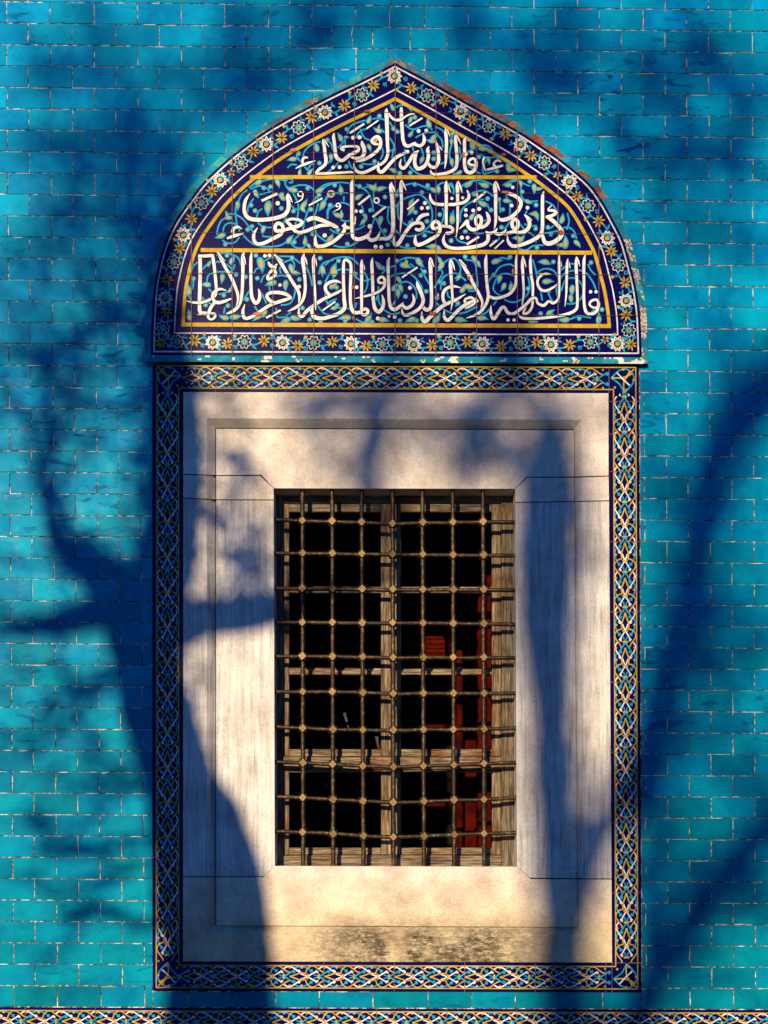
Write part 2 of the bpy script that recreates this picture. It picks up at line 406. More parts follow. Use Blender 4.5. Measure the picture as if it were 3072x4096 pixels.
for k in range(KMIN, KMAX+1):
    js = joints(k)
    for a, b in zip(js, js[1:]):
        cuts = [(a, b)]
        ym = (rowy(k, a)+rowy(k+1, a))/2
        if FRT < ym < FRB-20:                                  # cut at the border
            cuts = []
            if a < FRL: cuts.append((a, min(b, FRL+2)))
            if b > FRR-6: cuts.append((max(a, FRR-2+ (ym-1456)/2500*8), b))
        if k == 46 and a < FRL < b: cuts = [(a, FRL), (FRL, b)]
        if k == 46 and a < 2563 < b: cuts = [(a, 2563), (2563, b)]
        for a2, b2 in cuts:
            if b2-a2 < 10: continue
            t0, t1, u0, u1 = rowy(k, a2), rowy(k, b2), rowy(k+1, a2), rowy(k+1, b2)
            if k == 46:
                lim = lambda x: 4027+(x)/3072*11
                u0, u1 = min(u0, lim(a2)), min(u1, lim(b2))
                if FRL-2 < (a2+b2)/2 < 2564: t0 = t1 = 3966
            if all(hidden(x, y) for x, y in ((a2, t0), (b2, t1), (a2, u0), (b2, u1))): continue
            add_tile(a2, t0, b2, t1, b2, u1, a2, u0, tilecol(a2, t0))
            if -100 < a2 < 3200 and -100 < t0 < 4200:
                rr = 1.0 if a2 > 2300 or t0 < 500 else .6
                if random.random() < .5*rr:
                    L = random.uniform(10, 80); x = random.uniform(a2+10, b2-10)
                    if not hidden(x, t0): flake(x, t0+(t1-t0)*(x-a2)/(b2-a2)+random.uniform(-1.5, 3), L, random.uniform(2.2, 4.6), True)
                if random.random() < .42*rr:
                    y = random.uniform(t0+10, u0-10)
                    if not hidden(a2, y): flake(a2+random.uniform(-2, 2), y, random.uniform(12, 60), random.uniform(2.2, 4.6), False)
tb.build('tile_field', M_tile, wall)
chips.build('mortar_flakes', M_mosaic, wall)
mo = MB()
wx0, wx1, wt = -1000, 4100, -1100
def wrect(mb, x0, y0, x1, y1, d, col=(1, 1, 1)): mb.face([at(x0, y1, d), at(x1, y1, d), at(x1, y0, d), at(x0, y0, d)], col)
OX0, OX1, OY0, OY1 = 1080, 2080, 1940, 3480
for a in ((wx0, wt, wx1, 1562), (wx0, 3856, wx1, 4080), (wx0, 1562, 728, 3856), (2452, 1562, wx1, 3856)): wrect(mo, *a, .0022)
mo.build('mortar_bed', M_mortar, wall)
pl = MB()
pl.box((X(wx0), -.03, 0), (X(wx1), .02, Z(4150)))
pl.build('plinth', M_plinth, wall)
th = MB()                                                   # the wall's own mass behind the tiles, open at the window
zt = Z(wt)
th.box((X(wx0), .012, zt), (X(wx1), .5, zt+.25)); th.box((X(wx0)-.25, .012, 0), (X(wx0), .5, zt+.25)); th.box((X(wx1), .012, 0), (X(wx1)+.25, .5, zt+.25))
th.build('masonry', M_plinth, wall)

# ------------------------------------------------------------------ interlaced border tiles
def interlace(mb, O, ux, uy, flip, u0, u1, phase, d, ks=1.0):
    """running scrollwork along (ux,uy) from O; u in px along the strip, v across"""
    P = 140.2
    def put(pts, col, wd, dd):
        q = []
        for u, v in pts:
            q.append((O[0]+ux*u-uy*v, O[1]+uy*u+ux*v, wd*.8))
        # a stroke that would run past the strip's end is left to the next corner tile
        us = [p[0] for p in pts]
        if min(us) < u0-12 or max(us) > u1+12: return
        ribbon(mb, q, dd, col, .0005, 3.2)
    k = 3.175
    n0 = int((u0-phase)/P)-2; n1 = int((u1-phase)/P)+2
    for i in range(n0, n1+1):
        b = phase+i*P
        f = lambda s, sg: [(b+(float(a)-272)/k*ks, sg*float(c)/k*ks) for a, c in (t.split(',') for t in s.split())]
        for sg in (1, -1):
            e = .0002 if sg > 0 else 0
            put(f('185,34 225,20 265,3', sg), WHITE, 6, d-.0006-e)
            put(f('280,4 320,30 360,52 390,78', sg), WHITE, 6.5, d-.0007-e)
            put(f('378,48 402,66 400,44', sg), WHITE, 5, d-.0009-e)
            put(f('412,96 450,122 490,128 540,108 590,72 622,50', sg), WHITE, 6.5, d-.0006-e)
            put(f('600,86 625,66 612,48', sg), WHITE, 5, d-.0009-e)
            put(f('350,24 380,14 412,3', sg), TURQ, 5.5, d-.0010-e)
            put(f('430,4 470,32 515,60 548,82', sg), TURQ, 7, d-.0011-e)
            put(f('530,46 556,62 545,82', sg), TURQ, 7, d-.0013-e)
            put(f('555,108 600,124 650,126 700,112 745,88 778,58', sg), TURQ, 6, d-.0010-e)
            put(f('745,66 775,66 770,92', sg), TURQ, 7, d-.0013-e)
            put(f('490,3 520,8 570,26 625,44 665,44 690,36', sg), GOLD, 6.5, d-.0016-e)
            put(f('690,34 698,60 708,88', sg), GOLD, 6, d-.0018-e)
            put(f('705,84 735,118 775,134 815,124 860,92 912,58 930,62', sg), GOLD, 6, d-.0016-e)
            for uu in (195, 490, 645):
                q = b+(uu-272)/k*ks; x = O[0]+ux*q-uy*sg*36*ks; y = O[1]+uy*q+ux*sg*36*ks
                if u0 < q < u1: disc(mb, x, y, 4.2, d-.0022, GOLD, 10)
        for uu in (272, 417):
            q = b+(uu-272)/k*ks
            if not (u0+4 < q < u1-4): continue
            for vv in (-7, 7): disc(mb, O[0]+ux*q-uy*vv, O[1]+uy*q+ux*vv, 4.4, d-.0024, GOLD, 10)
            put([(q, -7), (q, 7)], GOLD, 7, d-.0025)

def strip(parent, p0, p1, wd, joints_, phase, d, part, label=None, uin=None):
    """one side of a border: p0,p1 centreline ends, wd width; navy tiles, gold lines, scrollwork"""
    L = math.hypot(p1[0]-p0[0], p1[1]-p0[1]); ux, uy = (p1[0]-p0[0])/L, (p1[1]-p0[1])/L
    def pt(u, v, dd): return at(p0[0]+ux*u-uy*v, p0[1]+uy*u+ux*v, dd)
    def fc(mb, pts, col):
        a, b, c = (Vector(p) for p in pts[:3])
        if (b-a).cross(c-b).y > 0: pts = pts[::-1]
        mb.face(pts, col)
    mb = MB(); js = [0]+[j for j in joints_ if 4 < j < L-4]+[L]
    for a, b in zip(js, js[1:]):
        t = random.uniform(-.0004, .0004); gcol = tuple(c*random.uniform(.85, 1.15) for c in NAVY)
        a1, b1 = a+.9, b-.9
        fc(mb, [pt(a1, -wd/2, d+t), pt(b1, -wd/2, d+t), pt(b1, wd/2, d+t), pt(a1, wd/2, d+t)], gcol)
        for (q, r_) in (((a1, -wd/2), (b1, -wd/2)), ((b1, -wd/2), (b1, wd/2)), ((b1, wd/2), (a1, wd/2)), ((a1, wd/2), (a1, -wd/2))):
            fc(mb, [pt(*q, d+t), pt(*r_, d+t), pt(*r_, .004), pt(*q, .004)], NAVY)
    o = mb.build(part, M_glaze, parent)
    orn = MB()
    a, b = uin if uin else (0, L)
    interlace(orn, p0, ux, uy, 1, a, b, phase, d-.0005)
    for j in joints_:
        if 4 < j < L-4: fc(orn, [pt(j-1.0, -wd/2, d-.0044), pt(j+1.0, -wd/2, d-.0044), pt(j+1.0, wd/2, d-.0044), pt(j-1.0, wd/2, d-.0044)], JOINT)
    orn.build('interlace_ornament', M_glaze, o)
    return o

bd = thing('patterned_tile_border', 'navy tile border with white, gold and turquoise interlaced scrolls framing the marble window surround', 'tile border', (X(1585), 0, Z(3965)))
DB = -.007
sl = strip(bd, (670, 1566), (670, 3962-117), 121, [1736.5-1566+282.2*i for i in range(-1, 9)], 1736.5-1566+76, DB, 'border_strip')
sr = strip(bd, (2497, 1572), (2506.5, 3851), 118, [1886-1572+280.7*i for i in range(-2, 9)]+[1736-1572], 1886-1572+76, DB, 'border_strip')
st = strip(bd, (611, 1510), (2556, 1516), 112, [863-611+280.5*i for i in range(0, 6)]+[2375-611, 2436-611], 863-611+78, DB-.0003, 'border_strip', uin=(116, 1830))
sb = strip(bd, (610, 3904), (2566, 3911), 117, [119]+[403+282*i for i in range(0, 6)]+[1838], 403+77, DB-.0003, 'border_strip', uin=(116, 1840))
gl = MB()
def goldline(mb, pts, wd, d): ribbon(mb, [(x, y, wd*.85) for x, y in pts], d, GOLD, .0004, 12)
gd = DB-.0032
for seg in ([(627, 1463), (2543, 1470)], [(716, 1553), (2454, 1558)], [(627, 1463), (625, 3950)], [(715, 1553), (715, 3861)],
            [(2454, 1558), (2463, 3866)], [(2543, 1470), (2551, 3956)], [(625, 3950), (2551, 3956)], [(715, 3861), (2463, 3866)]):
    goldline(gl, seg, 5.2, gd); gd -= .00008
# corner knots
for cx, cy, sx, sy in ((672, 1508, 1, 1), (2497, 1516, -1, 1), (671, 3905, 1, -1), (2507, 3911, -1, -1)):
    T = lambda s: [(cx+sx*float(a), cy+sy*float(b), float(c)) for a, b, c in (t.split(',') for t in s.split())]
    e = DB-.0014
    ribbon(gl, T('52,-4,5.5 20,-34,5.5 -12,-38,5.5 -36,-16,5.5 -36,14,5.5 -10,46,5.5 0,56,5'), e, TURQ, .0004, 3)
    ribbon(gl, T('0,56,5.5 20,20,5.5 52,-4,5.5'), e-.0002, TURQ, .0004, 3)
    ribbon(gl, T('50,-6,5.5 16,-4,5.5 -10,-12,5.5 -22,-34,5.5'), e-.0004, GOLD, .0004, 3)
    ribbon(gl, T('0,54,5.5 2,16,5.5 -12,-10,5.5 -34,-22,5.5'), e-.0006, GOLD, .0004, 3)
    ribbon(gl, T('-40,-40,5 -26,-26,5 -14,-14,4'), e-.0008, GOLD, .0004, 3)
    ribbon(gl, T('-22,26,5.5 6,0,5.5 30,-26,5.5'), e-.001, WHITE, .0004, 3)
    for q in ('-38,4', '4,-38', '38,34', '-8,44'):
        a, b = map(float, q.split(',')); disc(gl, cx+sx*a, cy+sy*b, 5, e-.0013, GOLD, 10)
gl.build('gold_edge_lines', M_glaze, bd)

dd_ = thing('dado_tile_border', 'horizontal band of navy interlaced tiles running along the foot of the turquoise wall', 'tile border', (X(1536), 0, Z(4150)))
strip(dd_, (-700, 4082.5), (3770, 4098.5), 112, [662+700+281*i for i in range(-4, 12)], 662+700+77, DB, 'border_strip')
gl = MB()
goldline(gl, [(-700, 4039), (3770, 4055)], 5.2, DB-.0034); goldline(gl, [(-700, 4127), (3770, 4143)], 5.2, DB-.0034)
gl.build('gold_edge_lines', M_glaze, dd_)

# ------------------------------------------------------------------ arched inscription panel
tp = thing('arched_inscription_panel', 'pointed arch of navy tiles with white Arabic calligraphy and a flowered band above the window', 'tile panel', (X(1585), 0, Z(1455)))
T0 = -.022
pm = MB()
def strip_between(mb, side, d1, d2, y1, y2, z1, z2, col, n=90):
    a = offs(side, d1, y1, n); b = offs(side, d2, y2, n)
    for i in range(n-1):
        q = [at(*a[i], z1), at(*a[i+1], z1), at(*b[i+1], z2), at(*b[i], z2)]
        if side > 0: q = q[::-1]
        mb.face(q, col)
a = offs(-1, 24, 1424, 120); b = offs(1, 24, 1430, 120)
for i in range(119): pm.face([at(*a[i], T0), at(*a[i+1], T0), at(*b[i+1], T0), at(*b[i], T0)], NAVY)
# turquoise edging of small cut tiles, chipped to brick and plaster on the right
em = MB(); under = MB()
for side in (-1, 1):
    a = offs(side, 0, yb(side, 1446, 1455), 400); b = offs(side, 25, yb(side, 1421, 1430), 400); c0 = offs(side, 0, yb(side, 1446, 1455), 400)
    i = 0
    while i < 399:
        L = random.choice([5, 7, 9, 11, 12, 14]); j = min(399, i+L)
        x, y = a[i]
        v = random.uniform(.75, 1.2); col = (.02*v, .25*v, .40*v)
        dmg = None; thr = 0
        if side > 0:
            if 290 < y < 860: dmg = RED if random.random() < .7 else (.42, .22, .15); thr = -.25 if (330 < y < 480 or random.random() < .35) else .22
            elif 920 < y < 1420: dmg = (.76, .70, .60); thr = random.choice([-.5, -.2, .1, .4])
            elif y < 290: dmg = (.34, .30, .22); thr = .05
        elif y < 520: dmg = random.choice([(.30, .12, .07), (.36, .34, .26)]); thr = .18
        if random.random() < .15: col = (.05*v, .33*v, .36*v)
        o = random.uniform(-.0012, .0012)
        for k in range(i, j):
            e = .15 if k == i else 0; e2 = .15 if k == j-1 else 0
            A = [a[k][m]+(a[k+1][m]-a[k][m])*e for m in (0, 1)]; A2 = [a[k+1][m]-(a[k+1][m]-a[k][m])*e2 for m in (0, 1)]
            B = [b[k][m]+(b[k+1][m]-b[k][m])*e for m in (0, 1)]; B2 = [b[k+1][m]-(b[k+1][m]-b[k][m])*e2 for m in (0, 1)]
            for h in range(5):
                t0, t1 = h/5, (h+1)/5
                lp = lambda P, Q, t: at(P[0]+(Q[0]-P[0])*t, P[1]+(Q[1]-P[1])*t, (-.016+(T0-.001+.016)*t)+o+(rough if bad else 0))
                nz = mnoise.noise((A[0]*.024, A[1]*.024, h*.34+side))
                bad = dmg and nz > thr; rough = random.uniform(0, .004)
                cc = col
                if bad: u = random.uniform(.7, 1.2); cc = tuple(q_*u for q_ in dmg)
                q = [lp(A, B, t0), lp(A2, B2, t0), lp(A2, B2, t1), lp(A, B, t1)]
                em.face(q if side < 0 else q[::-1], cc)
        i = j
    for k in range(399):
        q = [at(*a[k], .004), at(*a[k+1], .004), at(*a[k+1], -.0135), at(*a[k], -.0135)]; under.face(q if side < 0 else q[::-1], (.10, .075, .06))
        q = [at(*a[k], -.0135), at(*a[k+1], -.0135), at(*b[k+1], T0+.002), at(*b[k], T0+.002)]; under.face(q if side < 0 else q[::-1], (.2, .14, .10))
# bottom edging: a row of cut tiles with its underside
x = 578
cols = {0: (.018, .24, .38)}
while x < 2590:
    L = random.choice([40, 42, 44, 60, 110, 150]); x2 = min(2592, x+L)
    if 2592-x2 < 20: x2 = 2592
    v = random.uniform(.8, 1.2); col = (.015*v, .25*v, .38*v)
    if 940 < x < 1100 and random.random() < .6 or 1765 < x < 1830 or (2220 < x < 2270) or x > 2430: col = (.76, .70, .60)
    f = lambda xx: (xx-578)/2014
    xi0, xi1 = max(x, 578)+(24 if x == 578 else 0), x2-(24 if x2 == 2592 else 0)
    bad0 = col[0] > .5
    n = max(1, int((x2-x)/5))
    for q_ in range(n):
        xa, xb = x+1+(x2-x-2)*q_/n, x+1+(x2-x-2)*(q_+1)/n
        ia, ib = max(604, min(2566, xa)), max(604, min(2566, xb))
        for h in range(4):
            t0, t1 = h/4, (h+1)/4
            P = lambda xo, xi, t: at(xo+(xi-xo)*t, 1446+9*f(xo)-25*t, -.030+(T0-.001+.030)*t)
            nz = mnoise.noise((xa*.035, h*.45, 7.7))
            cc = (.76, .70, .60) if (bad0 and nz > -.15) or nz > .42 else (.015*v, .25*v, .38*v)
            if nz > .62: cc = (.40, .16, .10)
            em.face([P(xa, ia, t0), P(xb, ib, t0), P(xb, ib, t1), P(xa, ia, t1)], cc)
    x = x2
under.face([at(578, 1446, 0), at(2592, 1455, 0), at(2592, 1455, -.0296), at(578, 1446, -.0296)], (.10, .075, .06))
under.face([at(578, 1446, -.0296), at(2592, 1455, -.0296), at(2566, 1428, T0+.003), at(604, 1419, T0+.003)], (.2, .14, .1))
em.build('edging_tiles', M_mosaic, tp); under.build('edging_mortar', M_mosaic, tp)
# white and gold lines
ln = MB(); d = T0-.0010
for side in (-1, 1):
    strip_between(ln, side, 35, 41, yb(side, 1409, 1416), yb(side, 1403, 1410), d, d, WHITE)
    strip_between(ln, side, 116, 121, yb(side, 1335, 1342), yb(side, 1330, 1337), d, d, WHITE)
    strip_between(ln, side, 145, 158, yb(side, 1308, 1311), yb(side, 1296, 1299), d, d, GOLD)
ribbon(ln, [(613, 1406, 6), (2553, 1413, 6)], d-.0003, WHITE, 0, 20); ribbon(ln, [(694, 1332, 5), (2473, 1339, 5)], d-.0003, WHITE, 0, 20)
for (xa, ya, xb, y2, wd) in ((1000, 708, 2146, 709, 15), (803, 1000, 2368, 1011, 16), (726, 1298, 2444, 1304, 16)): ribbon(ln, [(xa, ya, wd), (xb, y2, wd)], d-.0003, GOLD, .0005, 20)
ln.build('border_lines', M_glaze, tp)
# ---- flowered band
FL = []
def fl(ox, oy, k, s):
    for t in s.split():
        kind = t[0]; a, b = map(float, t[1:].split(',')); FL.append((kind, ox+a/k, oy+b/k))
fl(560, 900, 2.1636, 'L375,85 S345,200 R290,320 S232,470 L218,630 S230,745 R200,888 S185,1015')
fl(640, 500, 1.5867, 'R880,15 S772,80 L675,122 S592,168 R515,240 H452,300 L383,348 S330,420 R263,495 S200,595')
fl(1200, 220, 1.2526, 'S222,252 R310,200 S368,152 L473,105 S558,165 R638,203 S722,228 L805,283 S860,325 S58,312 L125,287')
fl(1900, 440, 1.5867, 'R88,100 S193,152 L290,218 S355,290 R440,335 H525,415 L600,455 S648,548 R718,607 S785,705')
fl(2160, 900, 2.1156, 'L570,110 S603,222 R662,340 S722,485 L730,640 S730,760 R752,890 S770,1010 L655,1005 H550,970 R425,990 S250,1015')
fl(600, 1300, 1.4424, 'R157,95 S258,88 L362,100 S445,108 R545,97 S657,90 L765,102 S852,118')
fl(1240, 1300, 1.4424, 'R20,103 S128,97 L237,108 S325,120 R418,110 S515,95 L598,112 S705,115 R808,102 S907,95')
fl(1880, 1300, 1.3222, 'L65,100 S352,92 L428,103 R267,95 S165,112')
FL = [f for i, f in enumerate(FL) if not any(math.hypot(f[1]-q[1], f[2]-q[2]) < 22 for q in FL[:i])]
fm = MB(); vm = MB(); fd = T0-.0012
for kind, x, y in FL:
    rot = random.uniform(0, 6.28)
    if kind == 'R':
        disc(fm, x, y, 29, fd-.0004, WHITE, lobes=8, depth=.28, rot=rot)
        for k in range(8):
            a = rot+2*math.pi*k/8; petal(fm, x, y, a, 8, 25.5, 13, fd-.0011, BLACK, 0)
        disc(fm, x, y, 14.5, fd-.0014, TURQ, lobes=8, depth=.15, rot=rot); disc(fm, x, y, 8, fd-.0021, GOLD, lobes=6, depth=.2); disc(fm, x, y, 2.8, fd-.0027, BLACK, 8)
    elif kind == 'L':
        for k in range(10):
            a = rot+2*math.pi*k/10+random.uniform(-.08, .08); r = random.uniform(29, 34)
            petal(fm, x, y, a, 9, r, 14, fd-.0004-(k % 2)*.0003, WHITE); petal(fm, x, y, a, 15, r-5, 4.5, fd-.0012, (.45, .24, .10))
        disc(fm, x, y, 15, fd-.0014, BLACK, 16); disc(fm, x+2, y-2, 10.5, fd-.0021, TURQ, 14)
        disc(fm, x-2, y+2, 7.5, fd-.0028, GOLD, 12)
    else:
        n = 8 if kind == 'S' else 5
        for k in range(n):
            a = rot+2*math.pi*k/n+random.uniform(-.1, .1); petal(fm, x, y, a, 5, random.uniform(24, 29)*(1 if n == 8 else .7), 7.2, fd-.0006-(k % 2)*.0002, GOLD)
        disc(fm, x, y, 4, fd-.0013, (.06, .03, .05), 10)
# vine between neighbouring flowers, with leaflets and small gold hearts
def chain(pts):
    k = 0
    for (x0, y0), (x1, y1) in zip(pts, pts[1:]):
        L = math.hypot(x1-x0, y1-y0)
        if L > 150 or L < 30: continue
        nx, ny = -(y1-y0)/L, (x1-x0)/L; s = 14 if k % 2 else -14; k += 1
        mx, my = (x0+x1)/2+nx*s, (y0+y1)/2+ny*s
        ribbon(vm, [(x0, y0, 4), (mx, my, 6.5), (x1, y1, 4)], fd+.0004, TURQ, .0003, 4)
        a = math.atan2(my-y0, mx-x0)
        drop(vm, mx+nx*s*.8, my+ny*s*.8, a+random.uniform(-.6, .6)+(.8 if s > 0 else -.8), 25, 9, fd-.0001, TURQ)
        drop(vm, mx-nx*s*1.9, my-ny*s*1.9, a+random.uniform(-.8, .8), 19, 7, fd-.0001, TURQ)
        hx, hy = mx+nx*s*1.4+random.uniform(-8, 8), my+ny*s*1.4+random.uniform(-6, 6)
        if k % 2: disc(vm, hx-3, hy, 4.2, fd-.0007, GOLD, 8); disc(vm, hx+3, hy+1, 4.2, fd-.0008, GOLD, 8); drop(vm, hx, hy+5, a, 12, 6, fd-.0005, GOLD)
        # curled tendril
        cx, cy = mx-nx*s*2.2, my-ny*s*2.2
        pts2 = [(cx+(3+t*1.5)*math.cos(t*.9+a), cy+(3+t*1.5)*math.sin(t*.9+a), 3.5) for t in range(6)]
        ribbon(vm, pts2, fd+.0002, TURQ, .0002, 4)
lft = sorted([(f[1], f[2]) for f in FL if f[1] < 1585 and not (f[2] > 1340 and f[1] > 680)], key=lambda p: (-p[1], p[0]))
rgt = sorted([(f[1], f[2]) for f in FL if f[1] >= 1575 and not (f[2] > 1340 and f[1] < 2480)], key=lambda p: (-p[1], -p[0]))
bot = sorted([(f[1], f[2]) for f in FL if f[2] > 1335], key=lambda p: p[0])
for c in (lft, rgt, bot): chain(c)
vmo = vm.build('flower_vine', M_glaze, tp); fm.build('flower_heads', M_glaze, tp)

# ---- calligraphy, traced stroke by stroke: crop origin and scale, then x,y,width
CR = {'a': (1150, 400, 3.6867), 'b': (1560, 400, 3.318), 'c': (820, 700, 3.19), 'd': (1300, 700, 3.19), 'e': (1780, 700, 2.9625),
      'f': (740, 1000, 2.765), 'g': (1300, 1000, 2.765), 'h': (1860, 1000, 1.5867)}
TXT1 = '''a 300,850,25 245,850,38 222,890,38 225,930,35 265,945,30
a 118,1012,10 200,968,36 290,935,40 410,895,12
a 527,575,12 530,620,46 545,700,50 552,780,52 567,870,52 560,940,50 520,985,48 465,1025,48 420,1080,44
a 412,1088,30 520,1084,40 650,1079,38 800,1071,36 935,1063,34 968,1076,14
a 540,585,18 572,635,22 612,692,6
a 692,488,12 678,535,46 692,640,50 702,740,52 710,810,55 740,865,58 790,892,50 835,878,52 890,832,55 940,790,50
a 842,745,34 795,720,44 825,692,42 930,682,34 1035,690,46 1040,745,52 975,782,55 920,800,40
a 1095,603,14 1105,655,60 1130,720,60 1125,800,58 1080,852,55 1010,862,50 925,835,26
a 1360,655,22 1290,645,46 1243,608,48 1275,560,46 1330,543,52 1368,590,52 1372,670,48 1330,740,50 1250,810,50 1150,868,50 1070,895,40 1003,908,14
a 1465,122,10 1458,180,58 1465,330,60 1470,500,56 1475,650,50 1480,780,48 1455,870,46 1400,932,44 1300,985,46 1200,1040,48 1110,1072,48 1030,1055,46 990,1000,36 976,932,10
a 1342,905,8 1335,980,40 1345,1042,50 1390,1062,55 1450,1010,55 1520,930,52 1600,850,50 1700,795,46 1767,772,20
a 918,488,34 1132,350,34
a 1168,420,24 1342,298,24
a 1490,195,30 1530,255,36 1590,293,40 1650,293,44 1700,280,40
b 150,95,30 150,160,48 155,300,48 165,450,48 175,540,48 205,600,50 255,608,46 310,580,38 345,560,12
b 300,585,36 350,595,42 400,607,46 445,570,46 455,510,46 438,448,14
b 165,248,26 230,205,24 290,185,20 332,188,6
b 255,343,26 430,238,26
b 150,780,8 132,850,36 150,897,46 190,900,46 240,840,46 290,755,46 335,700,44 385,672,12
b 350,690,46 330,780,46 332,860,50 370,912,55 440,890,52 490,830,50 510,740,48 500,660,46 518,612,8
b 500,830,36 540,882,46 600,890,46 640,830,46 645,740,46 635,650,40 630,572,8
b 640,600,14 665,630,18 694,672,5
b 540,925,6 545,960,30 580,985,36 650,985,38 750,970,42 840,930,44 880,880,46 890,780,46 880,650,46 870,540,46 865,470,30
b 872,462,16 905,510,26 942,590,5
b 740,378,20 742,440,46 750,560,44 745,700,42 740,820,30 724,914,5
b 755,388,18 775,430,22 798,492,5
b 1008,492,16 990,540,44 990,650,44 988,780,44 990,870,46 1012,940,50 1065,965,50 1120,930,50 1142,860,50 1135,800,40 1100,776,34 1060,797,38 1042,835,34 1080,862,34 1130,862,30
b 1252,758,36 1235,820,30 1247,890,24 1277,962,5
b 1480,822,12 1430,802,30 1385,830,32 1380,868,32 1420,880,24
b 1285,925,26 1400,897,38 1500,868,28'''
DOT1 = 'a 965,555,29 a 1062,550,31 a 672,995,27 a 768,990,28 b 380,412,25 b 482,405,25 b 230,688,27 b 1083,698,26 b 1012,715,22'
TXT2 = '''c 472,690,8 420,662,34 372,680,44 352,720,46 372,752,36
c 282,808,26 380,775,44 495,742,16
c 575,232,8 520,320,40 500,420,46 515,500,50 570,555,52 680,572,54 800,566,54 920,545,54 1010,510,54 1060,440,54 1066,350,52 1052,275,44 1062,232,8
c 1070,250,20 1092,300,22 1117,352,5
c 722,330,34 920,238,34
c 1235,270,14 1190,265,18 1190,228,16 1225,212,18 1248,240,20 1240,300,18 1200,335,16 1145,356,5
c 1325,388,24 1498,296,24
c 672,668,8 625,750,40 625,830,46 670,880,44 760,865,46 870,810,48 960,760,48 995,700,46 985,640,46 930,615,46 895,660,46 910,712,46 985,705,36
c 1005,705,36 1100,675,48 1200,645,48 1240,605,44 1190,570,36 1100,562,36 1045,590,40 1080,628,44 1110,662,44 1150,712,46 1210,737,46 1300,712,46 1400,670,44 1500,642,44 1660,640,44
c 1302,585,46 1340,560,54 1400,550,58 1500,580,54 1580,615,50 1660,655,50 1700,668,20
d -118,760,8 -125,850,46 -98,907,50 -20,905,46 80,865,46 180,790,46 245,710,46 250,640,40 258,605,10
d 215,650,20 245,650,44 290,672,40 340,662,40 375,600,40 388,525,10
d 355,58,10 340,110,44 342,250,44 342,450,44 342,600,44 347,740,44 367,800,50 430,820,52 520,790,48 570,740,36 588,690,10
d 540,790,44 590,832,50 660,812,46 690,755,26 702,712,6
d 640,822,46 720,812,46 800,810,48 850,760,50 868,660,50 866,500,52 857,300,52 840,150,52 852,90,10
d 850,120,24 875,170,26 892,225,5
d 980,60,10 968,130,46 975,300,40 975,450,36 970,600,28 957,745,5
d 982,75,20 1005,130,26 1038,200,5
d 425,380,30 575,262,30
d 608,537,32 772,405,32
d 195,395,12 150,402,18 143,377,16 175,360,18 197,390,18 180,430,16 104,470,5
d 880,780,8 882,850,46 900,890,52 940,870,52 990,790,48 1050,700,46 1110,632,46 1170,612,44 1232,618,44 1250,670,46 1200,702,46 1150,685,36
d 1172,602,40 1200,550,48 1250,515,50 1325,500,34
d 1052,440,26 1195,312,26
d 1160,760,8 1150,840,46 1180,890,52 1260,870,48 1350,820,48 1430,770,46 1467,700,46 1457,620,46 1410,592,44 1370,630,46 1380,680,46 1450,672,36
d 1340,235,8 1345,300,36 1385,355,40 1450,375,42 1550,376,42 1665,376,42
e 110,347,40 220,325,40 275,280,40 282,230,36 258,175,8
e 18,66,8 12,130,46 15,250,40 15,400,38 15,560,36 20,605,34
e 22,85,20 45,150,22 70,214,5
e -55,604,34 0,606,36 55,612,40 92,642,38 75,682,40 30,690,40 5,690,26
e 160,66,8 148,130,46 150,300,38 150,450,34 148,600,28 130,748,5
e 162,85,18 182,140,24 207,218,5
e -2,701,8 -20,770,36 10,835,42 90,868,42 220,868,44 350,850,46 450,825,48 505,780,46 510,710,44 492,668,18
e 480,672,20 530,690,38 590,672,34 620,630,10
e 590,685,36 640,702,40 700,680,36 724,636,10
e 660,702,36 740,690,42 820,665,44 860,610,46 860,550,44 825,522,40 795,560,44 805,620,44 850,640,36
e 830,675,44 900,682,48 970,650,48 1002,590,46 985,520,46 940,470,12
e 950,480,24 1000,512,22 1032,542,5
e 335,318,30 480,202,30
e 168,642,8 230,580,36 265,545,40 270,600,42 310,642,46 370,642,44 420,590,44 430,520,42 400,482,38 365,520,40 375,590,38 430,620,40 490,590,44 520,540,44 510,480,42 486,435,10
e 604,70,10 592,130,50 600,250,44 600,400,40 600,550,34 583,648,6
e 612,88,18 632,140,22 650,192,5
e 688,205,30 760,220,44 850,260,46 900,320,46 880,400,46 820,470,46 740,520,50 660,530,40 634,485,8
e 738,715,8 750,790,36 800,840,44 880,835,44 980,800,46 1080,750,48 1140,690,46 1155,600,44 1155,450,42 1155,300,42 1160,230,32 1174,190,6
e 1150,690,36 1180,790,50 1240,812,56 1330,770,56 1385,700,56 1370,640,50 1310,570,48 1240,512,48 1192,492,26
e 1200,497,32 1270,480,40 1317,445,38 1280,420,34 1230,420,26 1227,398,20 1268,355,8
e 258,822,30 402,732,30
e 530,845,26 617,773,26
e 590,872,18 697,772,20'''
DOT2 = 'c 928,360,28 c 1527,772,27 d 397,460,23 d 460,465,23 d 575,657,31 d 645,915,26 d 718,920,26 d 1275,358,26 d 1235,422,24 d 1312,418,24 e 247,415,21 e 335,420,22 e 405,402,24 e 247,478,22 e 82,278,19 e 210,270,18 e 803,147,20 e 790,362,22 e 978,388,22 e 200,742,24 e 268,743,22'
